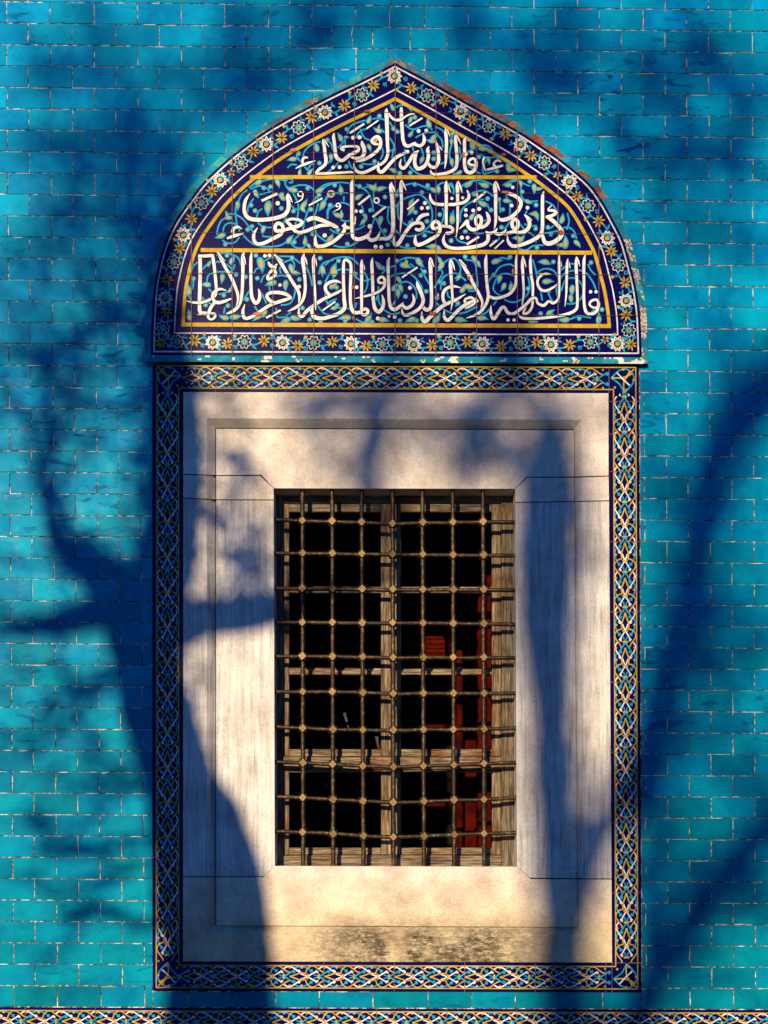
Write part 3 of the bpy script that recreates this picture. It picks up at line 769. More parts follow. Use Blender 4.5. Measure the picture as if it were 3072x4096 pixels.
TXT3 = '''f 165,50,40 168,200,42 165,400,42 160,600,42 172,688,42 240,702,44 335,702,20
f 150,66,34 230,66,36 300,60,38
f 300,50,36 315,120,36 330,240,36 345,400,34 345,460,30 330,510,28 260,555,32 180,580,30 90,580,26 15,562,6
f 458,450,8 400,432,28 340,450,34 305,500,34 320,560,36 370,582,40 440,566,34 512,538,14
f 325,585,36 290,630,38 268,680,38 256,740,30 290,768,24 330,742,30 330,702,30
f 358,20,14 400,100,36 450,200,36 510,300,38 560,420,36 585,500,32 582,570,20 564,625,5
f 372,35,20 410,90,18 448,122,4
f 652,26,10 640,80,42 640,250,38 635,400,36 625,520,36 595,610,38 540,670,38 455,707,14
f 645,60,20 660,110,20 672,162,4
f 737,26,10 729,100,36 728,250,36 730,400,36 740,520,40 780,586,42 820,550,38 826,480,34 812,430,10
f 662,600,8 640,680,34 660,752,38 730,742,36 830,680,36 950,605,38 1080,560,40 1180,530,26
f 1175,532,30 1120,490,40 1030,470,42 940,475,36 905,510,36 940,560,40 1000,582,26
f 898,750,24 1058,665,24
f 918,130,16 950,175,40 1012,195,26
f 975,205,30 920,280,30 920,322,34 970,302,32 1002,262,36 985,200,26
f 1020,155,20 955,205,18
f 985,48,18 1040,112,38 1120,240,38 1200,370,38 1250,450,36 1266,520,30 1252,605,6
f 1000,58,20 1040,95,20 1088,117,4
f 1318,40,10 1303,110,42 1320,250,36 1330,400,34 1315,520,34 1270,600,34 1200,650,28 1135,678,6
f 1320,78,20 1340,120,20 1352,168,4
f 1433,50,8 1420,110,36 1425,300,28 1440,500,26 1446,665,8
f 1435,78,16 1450,130,16 1458,182,4
f 1262,635,10 1260,710,36 1300,732,40 1350,672,40 1430,610,40 1520,550,38 1600,510,36 1700,462,30 1772,412,6
f 1610,505,36 1560,452,38 1558,390,38 1620,350,36 1680,345,30 1732,366,8
f 1412,615,16 1405,680,40 1430,740,50 1520,757,44 1620,732,44 1700,702,44 1765,640,44 1760,540,40 1754,400,36 1752,200,34 1758,120,32
f 1522,668,20 1662,570,20
g 205,145,28 218,112,30 252,116,34 285,162,34 285,300,34 280,450,34 285,600,38 310,680,42 370,692,38 440,652,36 475,672,36 460,710,36 420,716,34 398,690,26
g 408,105,10 405,160,38 405,300,36 405,450,34 405,600,32 405,690,26
g 412,128,20 428,180,20 442,222,4
g 526,86,10 518,150,36 525,300,36 530,450,36 535,560,38 555,652,44 600,682,46 640,630,40 646,560,36 630,495,10
g 650,362,22 600,362,30 590,322,30 630,296,30 660,330,32 655,400,32 610,450,30 540,485,28 450,510,26 330,537,5
g 715,80,10 700,130,36 700,280,36 705,430,36 710,560,36 732,642,40 780,656,42 830,620,34 868,580,10
g 845,600,34 900,642,40 960,610,38 985,550,34 968,485,10
g 850,305,22 1022,192,22
g 1015,342,10 1030,400,44 1070,490,42 1085,570,40 1050,640,38 980,690,38 900,722,36 860,702,28 850,645,8
g 1165,80,10 1165,140,46 1170,280,40 1175,420,38 1178,560,38 1165,640,42 1120,662,42 1080,622,36 1070,560,16
g 1175,98,20 1190,150,20 1207,188,4
g 1070,680,8 1075,760,40 1110,792,46 1160,742,46 1230,680,42 1300,620,42 1380,580,40 1450,550,36 1555,486,8
g 1330,600,38 1305,540,36 1310,470,36 1350,422,34 1420,402,32 1502,417,8
g 1398,100,10 1388,150,40 1395,300,36 1405,450,30 1410,560,24 1392,670,5
g 1400,118,20 1420,170,20 1437,228,4
g 1320,658,8 1320,740,36 1360,777,40 1420,722,40 1490,652,40 1560,602,38 1640,562,32
g 1690,575,30 1660,545,34 1600,532,36 1550,557,36 1570,597,34 1640,602,30
g 1482,105,16 1540,192,38 1600,290,38 1650,390,38 1710,500,34 1740,580,28 1722,645,6
g 1495,110,20 1530,150,18 1568,182,4
h 137,28,6 132,70,22 135,160,20 142,240,20 148,290,20 135,340,20 100,390,20 60,415,16 8,432,5
h 148,292,18 190,306,20 240,297,20 290,272,20 320,222,20 325,150,18 325,70,18 328,30,6
h 0,312,16 40,302,18 62,330,18 32,357,18 0,368,14
h 165,352,6 164,400,20 180,437,22 200,417,22 230,370,22 252,365,20 272,397,22 312,402,20 380,352,20 420,312,20 450,306,16 462,337,16 500,352,20 532,325,16 560,337,18 590,312,16 597,260,16 597,150,18 596,70,16 600,32,5
h 368,36,6 364,90,20 370,200,16 372,280,14 361,358,4
h 370,50,10 380,80,10 388,110,3
h 418,28,6 415,80,20 420,160,18 430,220,18 430,300,16 425,360,16 400,397,18 370,402,14 388,358,12
h 552,158,5 510,150,13 470,175,15 460,212,17 482,252,19 520,257,17 560,237,14 592,212,4
h 338,405,6 360,430,18 420,436,18 500,431,18 580,421,18 650,406,20 700,381,20 713,340,18 710,200,18 705,90,20 708,42,6
h 711,48,9 721,75,10 729,104,3
h 653,55,6 647,100,18 645,200,16 642,290,12 634,358,4
h 654,64,9 662,95,10 669,118,3
h 602,60,9 608,85,9 613,108,3
h 764,30,6 755,75,20 755,200,18 755,320,18 767,390,20 800,406,20 835,387,20 848,342,20 835,316,16 805,322,16 790,345,14 815,366,14 842,362,12'''
DOT3 = 'f 885,65,21 f 935,60,21 f 1050,388,18 f 1262,405,21 f 190,100,1 g 940,418,22 g 585,757,22 g 772,742,20 h 273,444,10.5 h 311,444,10.5 h 797,265,10.5 h 832,265,10.5 g 350,412,20'
cd = T0-.0026
for part_i, (txt, dots) in enumerate(((TXT1, DOT1), (TXT2, DOT2), (TXT3, DOT3))):
    mb = MB(); k = 0
    for line in txt.strip().split('\n'):
        f = line.split(); ox, oy, s = CR[f[0]]
        pts = [tuple(float(q) for q in t.split(',')) for t in f[1:]]
        P = [(ox+a/s, oy+b/s, c/s*.92) for a, b, c in pts]
        ribbon(mb, [(a, b, c+4.6) for a, b, c in P], cd-.0004*(k % 7)+.00022, (.006, .004, .03), 0, 2.6, .0002)
        ribbon(mb, P, cd-.0004*(k % 7), WHITE, .0002, 2.6, .0002); k += 1
    f = dots.split()
    for c_, q in zip(f[::2], f[1::2]):
        ox, oy, s = CR[c_]; a, b, r = map(float, q.split(',')); disc(mb, ox+a/s, oy+b/s, r/s, cd-.0030, WHITE, 14)
    if part_i == 1:                                            # sukun ring and its broken twin
        for cx, cy, rr in ((1300+658/3.19, 700+325/3.19, 10), (1300+75/3.19, 700+240/3.19, 12)):
            red = cx < 1400
            ribbon(mb, [(cx+rr*math.cos(t*.55-.4), cy+rr*math.sin(t*.55-.4), 6.5) for t in range(13)], cd-.0019, WHITE if not red else (.55, .30, .22), .0004, 2)
    if part_i == 0: drop(mb, 1150+1303/3.6867, 400+600/3.6867, 2.6, 22, 9, cd-.0002, GOLD)
    mb.build('inscription_line', M_glaze, tp, label=('first line', 'second line', 'third line')[part_i]+' of white Arabic lettering')

# ---- turquoise scroll vines behind the lettering
VN = '''a 880,500 920,400 1000,345 1150,300|a 1250,280 1330,270 1430,290|a 1070,400 1090,480 1140,560 1220,590|a 1005,560 1050,480 1110,440 1200,420|a 1380,430 1430,480|a 1500,320 1560,400 1660,480|a 850,560 850,680|a 740,710 800,650 850,590|a 230,830 250,760 320,680 390,640|a 430,620 490,620|a 580,600 640,640 670,740|a 130,800 160,870 210,910|a 250,980 300,1040|a 0,1000 60,950 140,960|a 290,1040 340,960 400,940|a 590,940 640,880|a 590,1060 680,1000 750,920|a 900,900 940,990 990,1030|a 1090,930 1180,950 1300,940|a 1390,700 1410,780 1370,880|a 1500,550 1560,640 1570,700 1540,860|a 1500,750 1600,730
b 200,330 300,390 430,350 520,350 560,400|b 80,100 140,70 220,80 290,150|b 340,500 430,450 520,430 600,430|b 600,350 690,400 720,440|b 610,450 680,520 700,600 690,640|b 790,540 820,500 830,460|b 820,580 790,700 800,800|b 720,830 640,860|b 200,650 190,760 210,850|b 300,600 310,680|b 410,630 440,720 430,760 400,800|b 260,880 330,950 430,1000 550,1000 650,990|b 1010,700 1080,660 1140,620|b 1160,610 1260,600 1340,640 1380,740|b 1190,720 1280,760 1380,760 1450,750|b 1280,800 1230,900 1250,980 1350,950 1440,930|b 920,620 930,700 940,760 880,880 840,990|b 1030,870 1080,900 1200,980
c 560,160 660,100 760,70 870,50 960,60 1040,70|c 1070,90 1110,100 1110,60 1060,50 1020,110 1080,180|c 540,190 470,250 430,330 420,400|c 580,180 690,140 790,170 820,210|c 690,250 780,230 850,210|c 540,480 560,390 620,300|c 660,540 680,470 730,430|c 390,400 390,500 410,640|c 280,500 380,500 480,560 560,660 620,730|c 150,760 170,660 210,580 270,550|c 230,720 250,650 320,610 410,640 440,720|c 220,830 290,870 380,860 440,790|c 480,760 560,840 660,900 800,915 950,900 1050,850|c 670,600 740,660 850,670|c 730,780 850,790 980,770|c 1000,620 1050,500|c 1090,370 1140,430 1210,440|c 1100,200 1150,280 1190,380 1180,540 1150,630|c 1250,700 1280,560 1340,400 1430,270|c 1070,170 1200,130 1320,140 1400,200|c 1430,190 1540,120 1660,100|c 1440,260 1440,380 1400,520|c 1480,400 1570,280|c 1590,400 1560,470 1570,560|c 1400,560 1410,680 1430,760 1560,860|c 1080,850 1150,920 1240,930 1290,890|c 1200,770 1130,830
d 0,150 100,110 200,95 310,105|d 370,120 480,170 560,240 600,350 620,470|d 0,320 40,260 120,235 300,230|d 480,180 540,150 620,150|d 620,200 620,300|d 680,370 740,400 830,410 890,390|d 810,420 800,560 850,650|d 640,540 600,640|d 640,540 740,740 780,780|d 460,370 490,460 480,520|d 510,640 450,680 370,700|d 200,350 260,360 320,390|d 30,560 50,440 130,390|d 200,570 260,590 320,580|d 60,690 150,740 260,750 330,740|d 110,900 220,920 330,900 430,850|d 240,330 240,270|d 930,380 950,340 1020,300 1100,270 1200,250 1290,310 1350,400 1370,520 1340,640 1250,720|d 930,390 930,500 960,580 1080,660|d 910,230 960,160 1060,120 1150,110 1260,150 1330,190|d 1430,140 1500,100 1580,110 1640,180 1640,250|d 900,700 960,760 1080,780 1200,760 1280,720 1380,740|d 930,900 1040,935 1160,930|d 1500,420 1520,500 1490,620|d 1110,550 1120,600|d 830,830 870,870
e 180,160 240,100 340,70 430,65 530,100 620,150|e 70,90 100,150 100,230|e 180,560 190,440 260,350 370,300 460,290|e 310,220 400,190 480,190 570,250|e 500,340 520,400|e 650,290 650,380 655,450|e 720,240 740,280|e 770,330 770,420 760,560 700,640|e 840,70 780,80 850,60 890,90 900,180 910,260 980,330|e 700,110 780,70 860,60 950,110 1010,130|e 890,270 960,310 1100,310|e 1190,310 1280,360 1330,450 1330,560 1230,640|e 1090,600 1010,600 940,580|e 880,570 950,650 1050,720 1080,800|e 1110,700 1250,680 1340,660|e 1390,630 1460,620 1530,670 1560,760|e 1450,450 1470,550 1440,650|e 620,690 640,760 560,790|e 300,640 360,690 460,690|e 120,720 160,780 260,810|e 860,870 960,890 1050,840 1200,830|e 950,480 970,420|e 530,520 440,550|e 100,420 80,520
f 70,250 90,180 150,130|f 190,220 260,150 370,130 460,160 520,210|f 350,60 430,30 520,50 590,90 620,170|f 340,240 430,240 520,230 550,160|f 240,370 260,280 340,250|f 260,430 300,470|f 180,510 220,560 300,600|f 370,490 450,470 500,440 530,360|f 430,700 440,630|f 640,560 700,470 740,400|f 760,260 790,210 840,190|f 880,120 960,80 1080,70 1180,80 1280,150|f 1060,260 1050,200 1100,160|f 840,360 870,290 920,270|f 960,320 1060,280 1150,310 1210,390 1210,500 1160,590 1060,610|f 930,400 940,450|f 850,480 900,590|f 1090,140 1170,110 1210,160 1190,260|f 1340,180 1380,280 1410,400|f 1490,200 1540,140 1640,110|f 1480,270 1500,180|f 1550,480 1560,560 1620,620|f 1110,740 1200,660 1290,630|f 1470,620 1540,700 1640,720|f 1010,640 1020,740 1100,740|f 770,620 800,670|f 0,460 50,520 90,600|f 90,290 90,400 50,480
g 0,170 70,110 170,80 290,90 370,160|g 0,360 40,280 80,220|g 100,240 200,210 320,240|g 320,280 400,340 480,330 540,300|g 430,240 470,320 460,420 420,490|g 630,260 700,200 790,170|g 790,140 880,90 980,90 1080,130|g 720,300 780,270 880,260 980,290 1060,390 1080,440|g 830,370 900,350 970,390 1010,460 1010,540|g 940,150 1000,200|g 1060,200 1110,300 1160,390|g 780,180 780,270|g 780,560 740,620|g 1250,180 1300,250 1260,330 1210,420|g 1300,160 1360,110 1440,100 1500,200 1480,270 1440,320|g 1280,440 1290,340 1340,280 1450,260 1560,340|g 1560,270 1640,290|g 1350,440 1370,520 1470,540|g 1230,580 1300,650 1420,700 1550,690 1660,640|g 1480,600 1440,620|g 590,400 590,540 620,620|g 560,560 600,470|g 650,660 740,710 830,690|g 330,640 350,580|g 20,600 60,570 130,540|g 60,650 150,640 300,650|g 340,760 420,800 520,790
h 0,60 60,80 75,160 75,250 20,260|h 190,150 220,110 280,90 320,110|h 185,80 230,50 280,60|h 150,200 180,160 220,180|h 180,350 230,290 260,320 320,330 390,290 410,230 400,170|h 240,300 180,250 210,170 260,150 330,170|h 430,60 450,130 460,190|h 450,150 500,120 560,130 595,180|h 605,130 660,90 700,90|h 600,330 580,240 620,160 690,130 760,140 810,200 830,250|h 610,260 640,190 700,180 745,230 740,300 690,340 640,340|h 520,250 540,300 560,330|h 480,260 490,320|h 0,380 80,360|h 80,420 130,400 160,370|h 540,400 600,430 660,440 720,420 800,430|h 780,90 800,130 830,160|h 520,420 560,380|h 780,420 830,370 860,380'''
LV = '''a 1205,290,130,-60 780,550,140,-110 430,690,150,-100 70,870,140,180 330,1060,120,-60 180,1060,110,-90 645,850,130,80 1210,700,120,60 1330,450,140,200 870,545,80,0 1345,400,80,-80
b 270,270,110,110 510,310,140,-110 280,450,110,-50 590,490,130,-40 545,545,120,180 820,830,120,90 815,560,90,100 420,800,110,120 1090,600,140,-110 1240,645,140,10 1310,800,110,70 1570,890,150,-110 1625,925,110,0 910,970,110,150 840,440,100,-30 40,930,120,-150 30,90,110,-110
c 670,100,130,150 930,100,120,60 420,390,120,80 650,240,120,70 800,420,190,100 290,545,110,180 280,500,90,-100 200,780,140,150 740,700,120,110 1270,370,130,-50 1250,440,110,60 1110,190,150,190 1500,390,150,110 1080,820,130,-60 1280,840,120,-80 1330,910,90,50 1470,190,140,-40 1600,810,130,-50 980,280,120,-130
d 205,190,130,-90 430,275,120,-40 600,160,150,200 720,170,130,-20 520,540,100,70 485,600,110,120 700,590,140,110 150,510,120,200 210,505,110,-80 75,810,120,-50 1100,350,120,-70 1100,450,140,110 1380,190,120,200 1450,190,110,80 1365,915,140,170 1455,940,110,50 1630,560,120,-90 890,400,110,-30 640,150,90,-90
e 285,105,130,-30 460,120,130,190 740,120,110,170 440,340,130,200 740,305,110,0 1060,160,120,80 1120,165,90,0 990,320,100,30 1085,480,120,60 1040,460,90,190 1390,520,120,-70 1430,800,150,-80 1570,810,110,40 1370,830,100,170 905,760,120,-40 850,745,100,190 85,520,130,-90 320,490,110,-60 900,105,90,70
f 520,110,110,-70 415,310,110,90 235,380,110,190 845,160,170,70 950,365,130,170 1110,390,120,100 1180,210,120,70 1230,255,100,20 1525,220,110,70 1520,240,100,100 430,745,120,190 560,740,130,0 800,740,120,150 880,690,120,-60 1110,780,130,160 1220,755,120,20 45,440,120,-90 50,720,120,-90 1640,220,130,-80 265,150,80,-70 500,440,70,-60
g 95,210,140,-80 110,260,110,100 595,170,110,-120 890,170,130,10 1045,140,130,60 770,410,100,-60 840,420,100,60 810,480,110,80 1285,180,120,110 1270,110,90,-110 1530,430,110,-50 1590,410,120,20 820,330,100,50 220,745,140,180 485,755,120,-50 645,770,120,0 950,770,120,170 1240,760,130,-50 1500,770,130,0 1480,300,100,110 105,390,90,-60 110,640,90,-10 900,130,80,-90
h 62,60,60,50 85,90,50,70 200,70,70,-20 500,75,70,190 515,80,60,30 220,185,60,100 245,235,60,110 293,232,60,-80 525,198,70,-10 678,255,70,100 672,310,60,90 30,235,60,190 110,430,70,0 540,395,60,-40 630,445,70,170 850,435,70,-80 430,450,60,0'''
CU = '''a 875,430 1355,235 590,590 165,790 470,930 870,980 1285,905 1085,980 1565,425|b 580,700 580,780 330,230 130,970 270,965 1420,945 1180,755 1440,755 45,375 95,420|c 590,385 640,455 975,425 750,165 835,150 1130,460 1350,440 1310,170 260,885 600,655 545,695 1140,855 1455,250 1600,385 1370,750 980,245|d 125,130 440,145 765,280 580,450 765,710 65,385 165,700 1145,120 1310,135 1235,225 1465,505 1300,590 1155,475 1090,610 1270,770 1050,900 285,880 800,890 910,255 1610,840|e 505,280 545,415 345,225 640,290 685,410 670,620 1005,75 1080,355 1075,635 1220,620 1255,700 1520,720 1090,860 75,775 240,670 915,200|f 565,270 670,297 800,312 685,545 430,500 228,608 475,615 95,315 1185,85 1265,325 1490,360 1495,90 1620,400 1300,640 1380,770 785,60 465,60 1500,795|g 150,118 640,200 335,265 70,410 130,415 135,610 225,785 520,795 1100,240 1060,280 1120,458 1265,350 1315,370 1240,530 1470,590 1550,75 890,515 830,780 1015,780 795,120|h 183,158 285,45 400,245 800,80 480,403 725,435 870,378 530,262 560,75'''
vm = MB(); lm = MB(); vd = T0-.0005; k = 0
for line in VN.replace('\n', '|').split('|'):
    f = line.split(); ox, oy, s = CR[f[0]]
    pts = [tuple(float(q) for q in t.split(',')) for t in f[1:]]
    ribbon(vm, [(ox+a/s, oy+b/s, 6.2) for a, b in pts], vd-.00006*(k % 7), TURQ, .0003, 3.5); k += 1
for line in LV.strip().split('\n'):
    f = line.split(); ox, oy, s = CR[f[0]]
    for q in f[1:]:
        a, b, L, an = map(float, q.split(',')); x, y = ox+a/s, oy+b/s; L = L/s; an = R(an)
        bend = random.choice([-.3, .3]); e = random.uniform(0, .0003)
        drop(lm, x, y, an, L*1.1, L*.52, vd-.0008-e, TURQ, bend); drop(lm, x-math.cos(an)*L*.05, y-math.sin(an)*L*.05, an, L*.66, L*.27, vd-.0016-e, GOLD, bend)
for blk in CU.split('|'):
    f = blk.split(); ox, oy, s = CR[f[0]]
    for q in f[1:]:
        a, b = map(float, q.split(',')); x, y = ox+a/s, oy+b/s
        disc(lm, x, y, 9.5, vd-.0010, TURQ, 14); disc(lm, x, y, 4.2, vd-.0017, GOLD, 10)
vo = vm.build('scroll_vines', M_glaze, tp); lm.build('scroll_leaves', M_glaze, tp)
# ---- joints between the panel's square tiles
jm = pm; jd = T0-.0068
def arch_x(y):
    l = min((abs(p[1]-y), p[0]) for p in PL)[1]; r = min((abs(p[1]-y), p[0]) for p in PR)[1]; return l, r
PL = offs(-1, 26, 1424, 400); PR = offs(1, 26, 1430, 400)
for i in range(12):
    x = 602.5+163*i
    top = min((abs(p[0]-x), p[1]) for p in (PL+PR))[1]
    if x < 620: continue
    jm.face([at(x-1.1, 1424, jd), at(x+1.1, 1424, jd), at(x+1.1, top, jd), at(x-1.1, top, jd)], JOINT)
for y in (447, 610, 769, 931, 1094, 1257):
    l, r = arch_x(y); jm.face([at(l, y-.6, jd-.0001), at(l, y-2.2, jd-.0001), at(r, y+6-2.2, jd-.0001), at(r, y+6-.2, jd-.0001)][::-1], (.06, .035, .04))
# chipped spots
ch = pm
for x, y, rx, ry in ((1172, 600, 16, 8), (1470, 443, 14, 4), (1855, 620, 8, 13), (2015, 617, 12, 7), (1745, 575, 4, 12), (930, 1091, 6, 4), (805, 1090, 7, 4), (1030, 1254, 18, 8), (1730, 1252, 16, 8),
                     (2020, 768, 16, 6), (1908, 780, 5, 12), (2245, 928, 10, 12), (1420, 890, 4, 10), (800, 1258, 14, 4), (2058, 600, 4, 10), (1410, 1149, 6, 8), (1412, 1270, 4, 12), (1875, 1110, 7, 9), (2180, 1096, 26, 5), (1752, 1180, 4, 8), (2052, 1085, 5, 14), (1556, 1266, 8, 6)):
    n = 11; ch.face([at(x+rx*math.cos(2*math.pi*k/n)*random.uniform(.6, 1.1), y+ry*math.sin(2*math.pi*k/n)*random.uniform(.6, 1.1), jd-.0004) for k in range(n)][::-1], random.choice([RED, (.45, .14, .08), (.6, .4, .32)]))
pm.build('navy_tile_field', M_glaze, tp)

# ------------------------------------------------------------------ marble surround
mf = thing('marble_window_surround', 'pale weathered marble window surround with stepped moulding and notched corner joints', 'window surround', (X(1580), 0, Z(3850)))
OUT = [(733, 1568), (2434, 1573), (2448, 3850), (732, 3845)]     # outer edge, mouldings, inner panel edge (TL TR BR BL)
MOA = [(827, 1673), (2327, 1679), (2332, 3735), (827, 3737)]
MOB = [(861, 1711), (2297, 1717), (2310, 3709), (862, 3702)]
dO, dA, dB, dI = -.016, -.016, .0185, .0035
def clip(poly, conv):
    out = poly
    for i in range(len(conv)):
        a, b = conv[i], conv[(i+1) % len(conv)]; inp, out = out, []
        if not inp: break
        side = lambda p: (b[0]-a[0])*(p[1]-a[1])-(b[1]-a[1])*(p[0]-a[0])
        for j in range(len(inp)):
            p, q = inp[j], inp[(j+1) % len(inp)]; sp, sq = side(p), side(q)
            if sp >= 0: out.append(p)
            if (sp >= 0) != (sq >= 0): f = sp/(sp-sq); out.append((p[0]+(q[0]-p[0])*f, p[1]+(q[1]-p[1])*f))
    return out
def quad_depth(p, a, b, c, d, z0, z1):
    """depth on a trapezoid a-b (outer edge, z0) to d-c (inner edge, z1)"""
    ux, uy = b[0]-a[0], b[1]-a[1]; l = math.hypot(ux, uy); nx, ny = -uy/l, ux/l
    h = abs((d[0]-a[0])*nx+(d[1]-a[1])*ny); t = abs((p[0]-a[0])*nx+(p[1]-a[1])*ny)/h
    return z0+(z1-z0)*min(1, max(0, t))
MOI = [(864.6, 1715), (2295.6, 1721), (2308.9, 3708.4), (865, 3701.4)]
REG = []
for i in range(4):
    j = (i+1) % 4
    REG.append(([OUT[i], OUT[j], MOA[j], MOA[i]], dO, dA)); REG.append(([MOA[i], MOA[j], MOB[j], MOB[i]], dA, dB))
def depth_at(p):
    for q, z0, z1 in REG:
        if all((q[(k+1) % 4][0]-q[k][0])*(p[1]-q[k][1])-(q[(k+1) % 4][1]-q[k][1])*(p[0]-q[k][0]) >= -1 for k in range(4)): return quad_depth(p, *q, z0, z1)
    return dI
def stone(name, poly, veined, extra=None, label=None):
    mb = MB(); col = (veined,)*3
    def emit(pp, zf):
        pp2 = [p for k, p in enumerate(pp) if math.hypot(p[0]-pp[k-1][0], p[1]-pp[k-1][1]) > .05]
        if len(pp2) < 3: return
        area = sum(a[0]*b[1]-b[0]*a[1] for a, b in zip(pp2, pp2[1:]+pp2[:1]))
        if abs(area) < 4: return
        v = [at(*p, zf(p)) for p in pp2]
        mb.face(v[::-1] if area > 0 else v, col)
    for q, z0, z1 in REG: emit(clip(poly, q), lambda p, q=q, z0=z0, z1=z1: quad_depth(p, *q, z0, z1))
    inner = clip(poly, MOI)
    emit(inner, lambda p: dI)
    # the little step where the inner panel stands proud of the hollow
    for i in range(4):
        a, b = MOB[i], MOB[(i+1) % 4]
        n = 60
        for k in range(n):
            p = (a[0]+(b[0]-a[0])*k/n, a[1]+(b[1]-a[1])*k/n); q = (a[0]+(b[0]-a[0])*(k+1)/n, a[1]+(b[1]-a[1])*(k+1)/n)
            m = ((p[0]+q[0])/2, (p[1]+q[1])/2)
            if inpoly(m, poly): mb.face([at(*p, dB), at(*q, dB), at(*q, .0197), at(*p, .0197)], col)
    # edges of the stone going back into the wall
    for i in range(len(poly)):
        a, b = poly[i], poly[(i+1) % len(poly)]; n = max(1, int(math.hypot(b[0]-a[0], b[1]-a[1])/20))
        for k in range(n):
            p = (a[0]+(b[0]-a[0])*k/n, a[1]+(b[1]-a[1])*k/n); q = (a[0]+(b[0]-a[0])*(k+1)/n, a[1]+(b[1]-a[1])*(k+1)/n)
            mb.face([at(*p, depth_at(p)), at(*q, depth_at(q)), at(*q, .03), at(*p, .03)], col)
    if extra: extra(mb, col)
    o = mb.build(name, M_marble, mf)
    if label: o['label'] = label
    return o
def inpoly(p, poly):
    c = False
    for i in range(len(poly)):
        a, b = poly[i], poly[i-1]
        if (a[1] > p[1]) != (b[1] > p[1]) and p[0] < (b[0]-a[0])*(p[1]-a[1])/(b[1]-a[1])+a[0]: c = not c
    return c
RV = .13                                                     # depth of the reveal
def realp(px, py, d, d0=dI):                                 # straight back from the front edge
    x, _, z = at(px, py, d0); return (x, d, z)
def reveal(a, b): 
    def f(mb, col): mb.face([realp(*a, dI), realp(*b, dI), realp(*b, RV), realp(*a, RV)], col)
    return f
g = 2.0
stone('lintel', [(733, 1568), (2434, 1573), (2434, 1904-g), (2300, 1908-g), (2108-g, 1909-g), (2060, 1955), (1095, 1953), (1043+g, 1901-g), (866, 1902-g), (733, 1897-g)], .15, reveal((1095, 1953), (2060, 1955)))
stone('corner_block', [(733, 1897+g), (866, 1902+g), (1043-g, 1902+g), (1094, 1954), (1095, 2000-g), (862, 1999-g), (733, 1992-g)], .35, reveal((1094, 1954), (1095, 2000)))
stone('corner_block', [(2061, 1956), (2108+g, 1909+g), (2300, 1909+g), (2434, 1904+g), (2436, 2003-g), (2300, 2006-g), (2061, 2010-g)], .2, reveal((2061, 1956), (2061, 2010)))
stone('jamb', [(733, 1992+g), (862, 1999+g), (1095, 2000+g), (1099, 3463), (1056, 3507-g), (732, 3507-g)], 1.0, reveal((1095, 2000), (1099, 3463)))
stone('jamb', [(2061, 2010+g), (2300, 2006+g), (2436, 2003+g), (2446, 3516-g), (2120, 3513-g), (2068, 3466)], 1.0, reveal((2061, 2010), (2068, 3466)))
stone('sill', [(732, 3507+g), (1056-g, 3507+g), (1099, 3464), (2068, 3467), (2120+g, 3514+g), (2446, 3516+g), (2448, 3850), (732, 3845)], .1, reveal((1099, 3464), (2068, 3467)))
bk = MB(); wrect(bk, 728, 1562, 2452, 1950, .02, (.1, .1, .1)); wrect(bk, 728, 3468, 2452, 3856, .02); wrect(bk, 728, 1950, 1092, 3468, .02); wrect(bk, 2072, 1950, 2452, 3468, .02)
bk.build('joint_mortar', mat_plain('dark_joint', (.035, .025, .02), .95, .05), mf)

# ------------------------------------------------------------------ iron grille
gr = thing('iron_window_grille', 'bronze brown iron grille of round bars joined by faceted square knots in the window opening', 'window grille', (X(1575), .04, Z(3463)))
GD = .036
VXt = [1210, 1329, 1447, 1570.5, 1690, 1811, 1932]; VXb = [1213, 1333.4, 1454, 1574.6, 1696, 1816.6, 1937]
ROWS = [[1850+v/1.4426 for v in r] for r in ([330, 338, 343, 347, 355, 350, 348, 345, 345], [525, 526, 528, 530, 532, 534, 536, 537, 538], [726, 729, 731, 733, 735, 735, 736, 736, 737], [922, 924, 926, 928, 928, 928, 930, 932, 935], [1118, 1120, 1121, 1124, 1128, 1127, 1127, 1127, 1128])]
ROWS += [[2700+v/1.4426 for v in r] for r in ([97, 98, 98, 103, 110, 108, 108, 107, 107], [298, 307, 315, 318, 320, 317, 315, 313, 305], [500, 508, 515, 525, 530, 525, 520, 512, 505], [703, 708, 718, 727, 735, 730, 722, 718, 708], [900, 907, 915, 928, 935, 930, 922, 915, 910])]
def vx(i, py): return VXt[i]+(VXb[i]-VXt[i])*(py-1960)/1500
for i in range(7):
    pts = [(vx(i, y), y) for y in [1940]+[r[i+1] for r in ROWS]+[3475]]
    c = catmull(pts, 14); mb = MB()
    mb.tube([at(x+mnoise.noise((i*3.1, y*.011, 0))*1.6, y, GD) for x, y in c], [.0104*(1+.10*mnoise.noise((i, y*.03, 5))) for x, y in c], 12)
    mb.build('upright_bar', M_iron, gr)
for j, r in enumerate(ROWS):
    xs = [1088]+[vx(i, r[i+1]) for i in range(7)]+[2075]
    c = catmull(list(zip(xs, r)), 14); mb = MB()
    mb.tube([at(x, y+mnoise.noise((j*2.7, x*.011, 2))*1.6, GD) for x, y in c], [.0096*(1+.10*mnoise.noise((j, x*.03, 9))) for x, y in c], 12)
    mb.build('cross_bar', M_iron, gr)
kb = MB()
h = .0178; e = .0035
V = [Vector(v) for v in ((1,0,1),(0,1,1),(-1,0,1),(0,-1,1),(1,1,0),(-1,1,0),(-1,-1,0),(1,-1,0),(1,0,-1),(0,1,-1),(-1,0,-1),(0,-1,-1))]
V = [Vector((v.x*h, -v.z*h*.9, v.y*h)) for v in V]
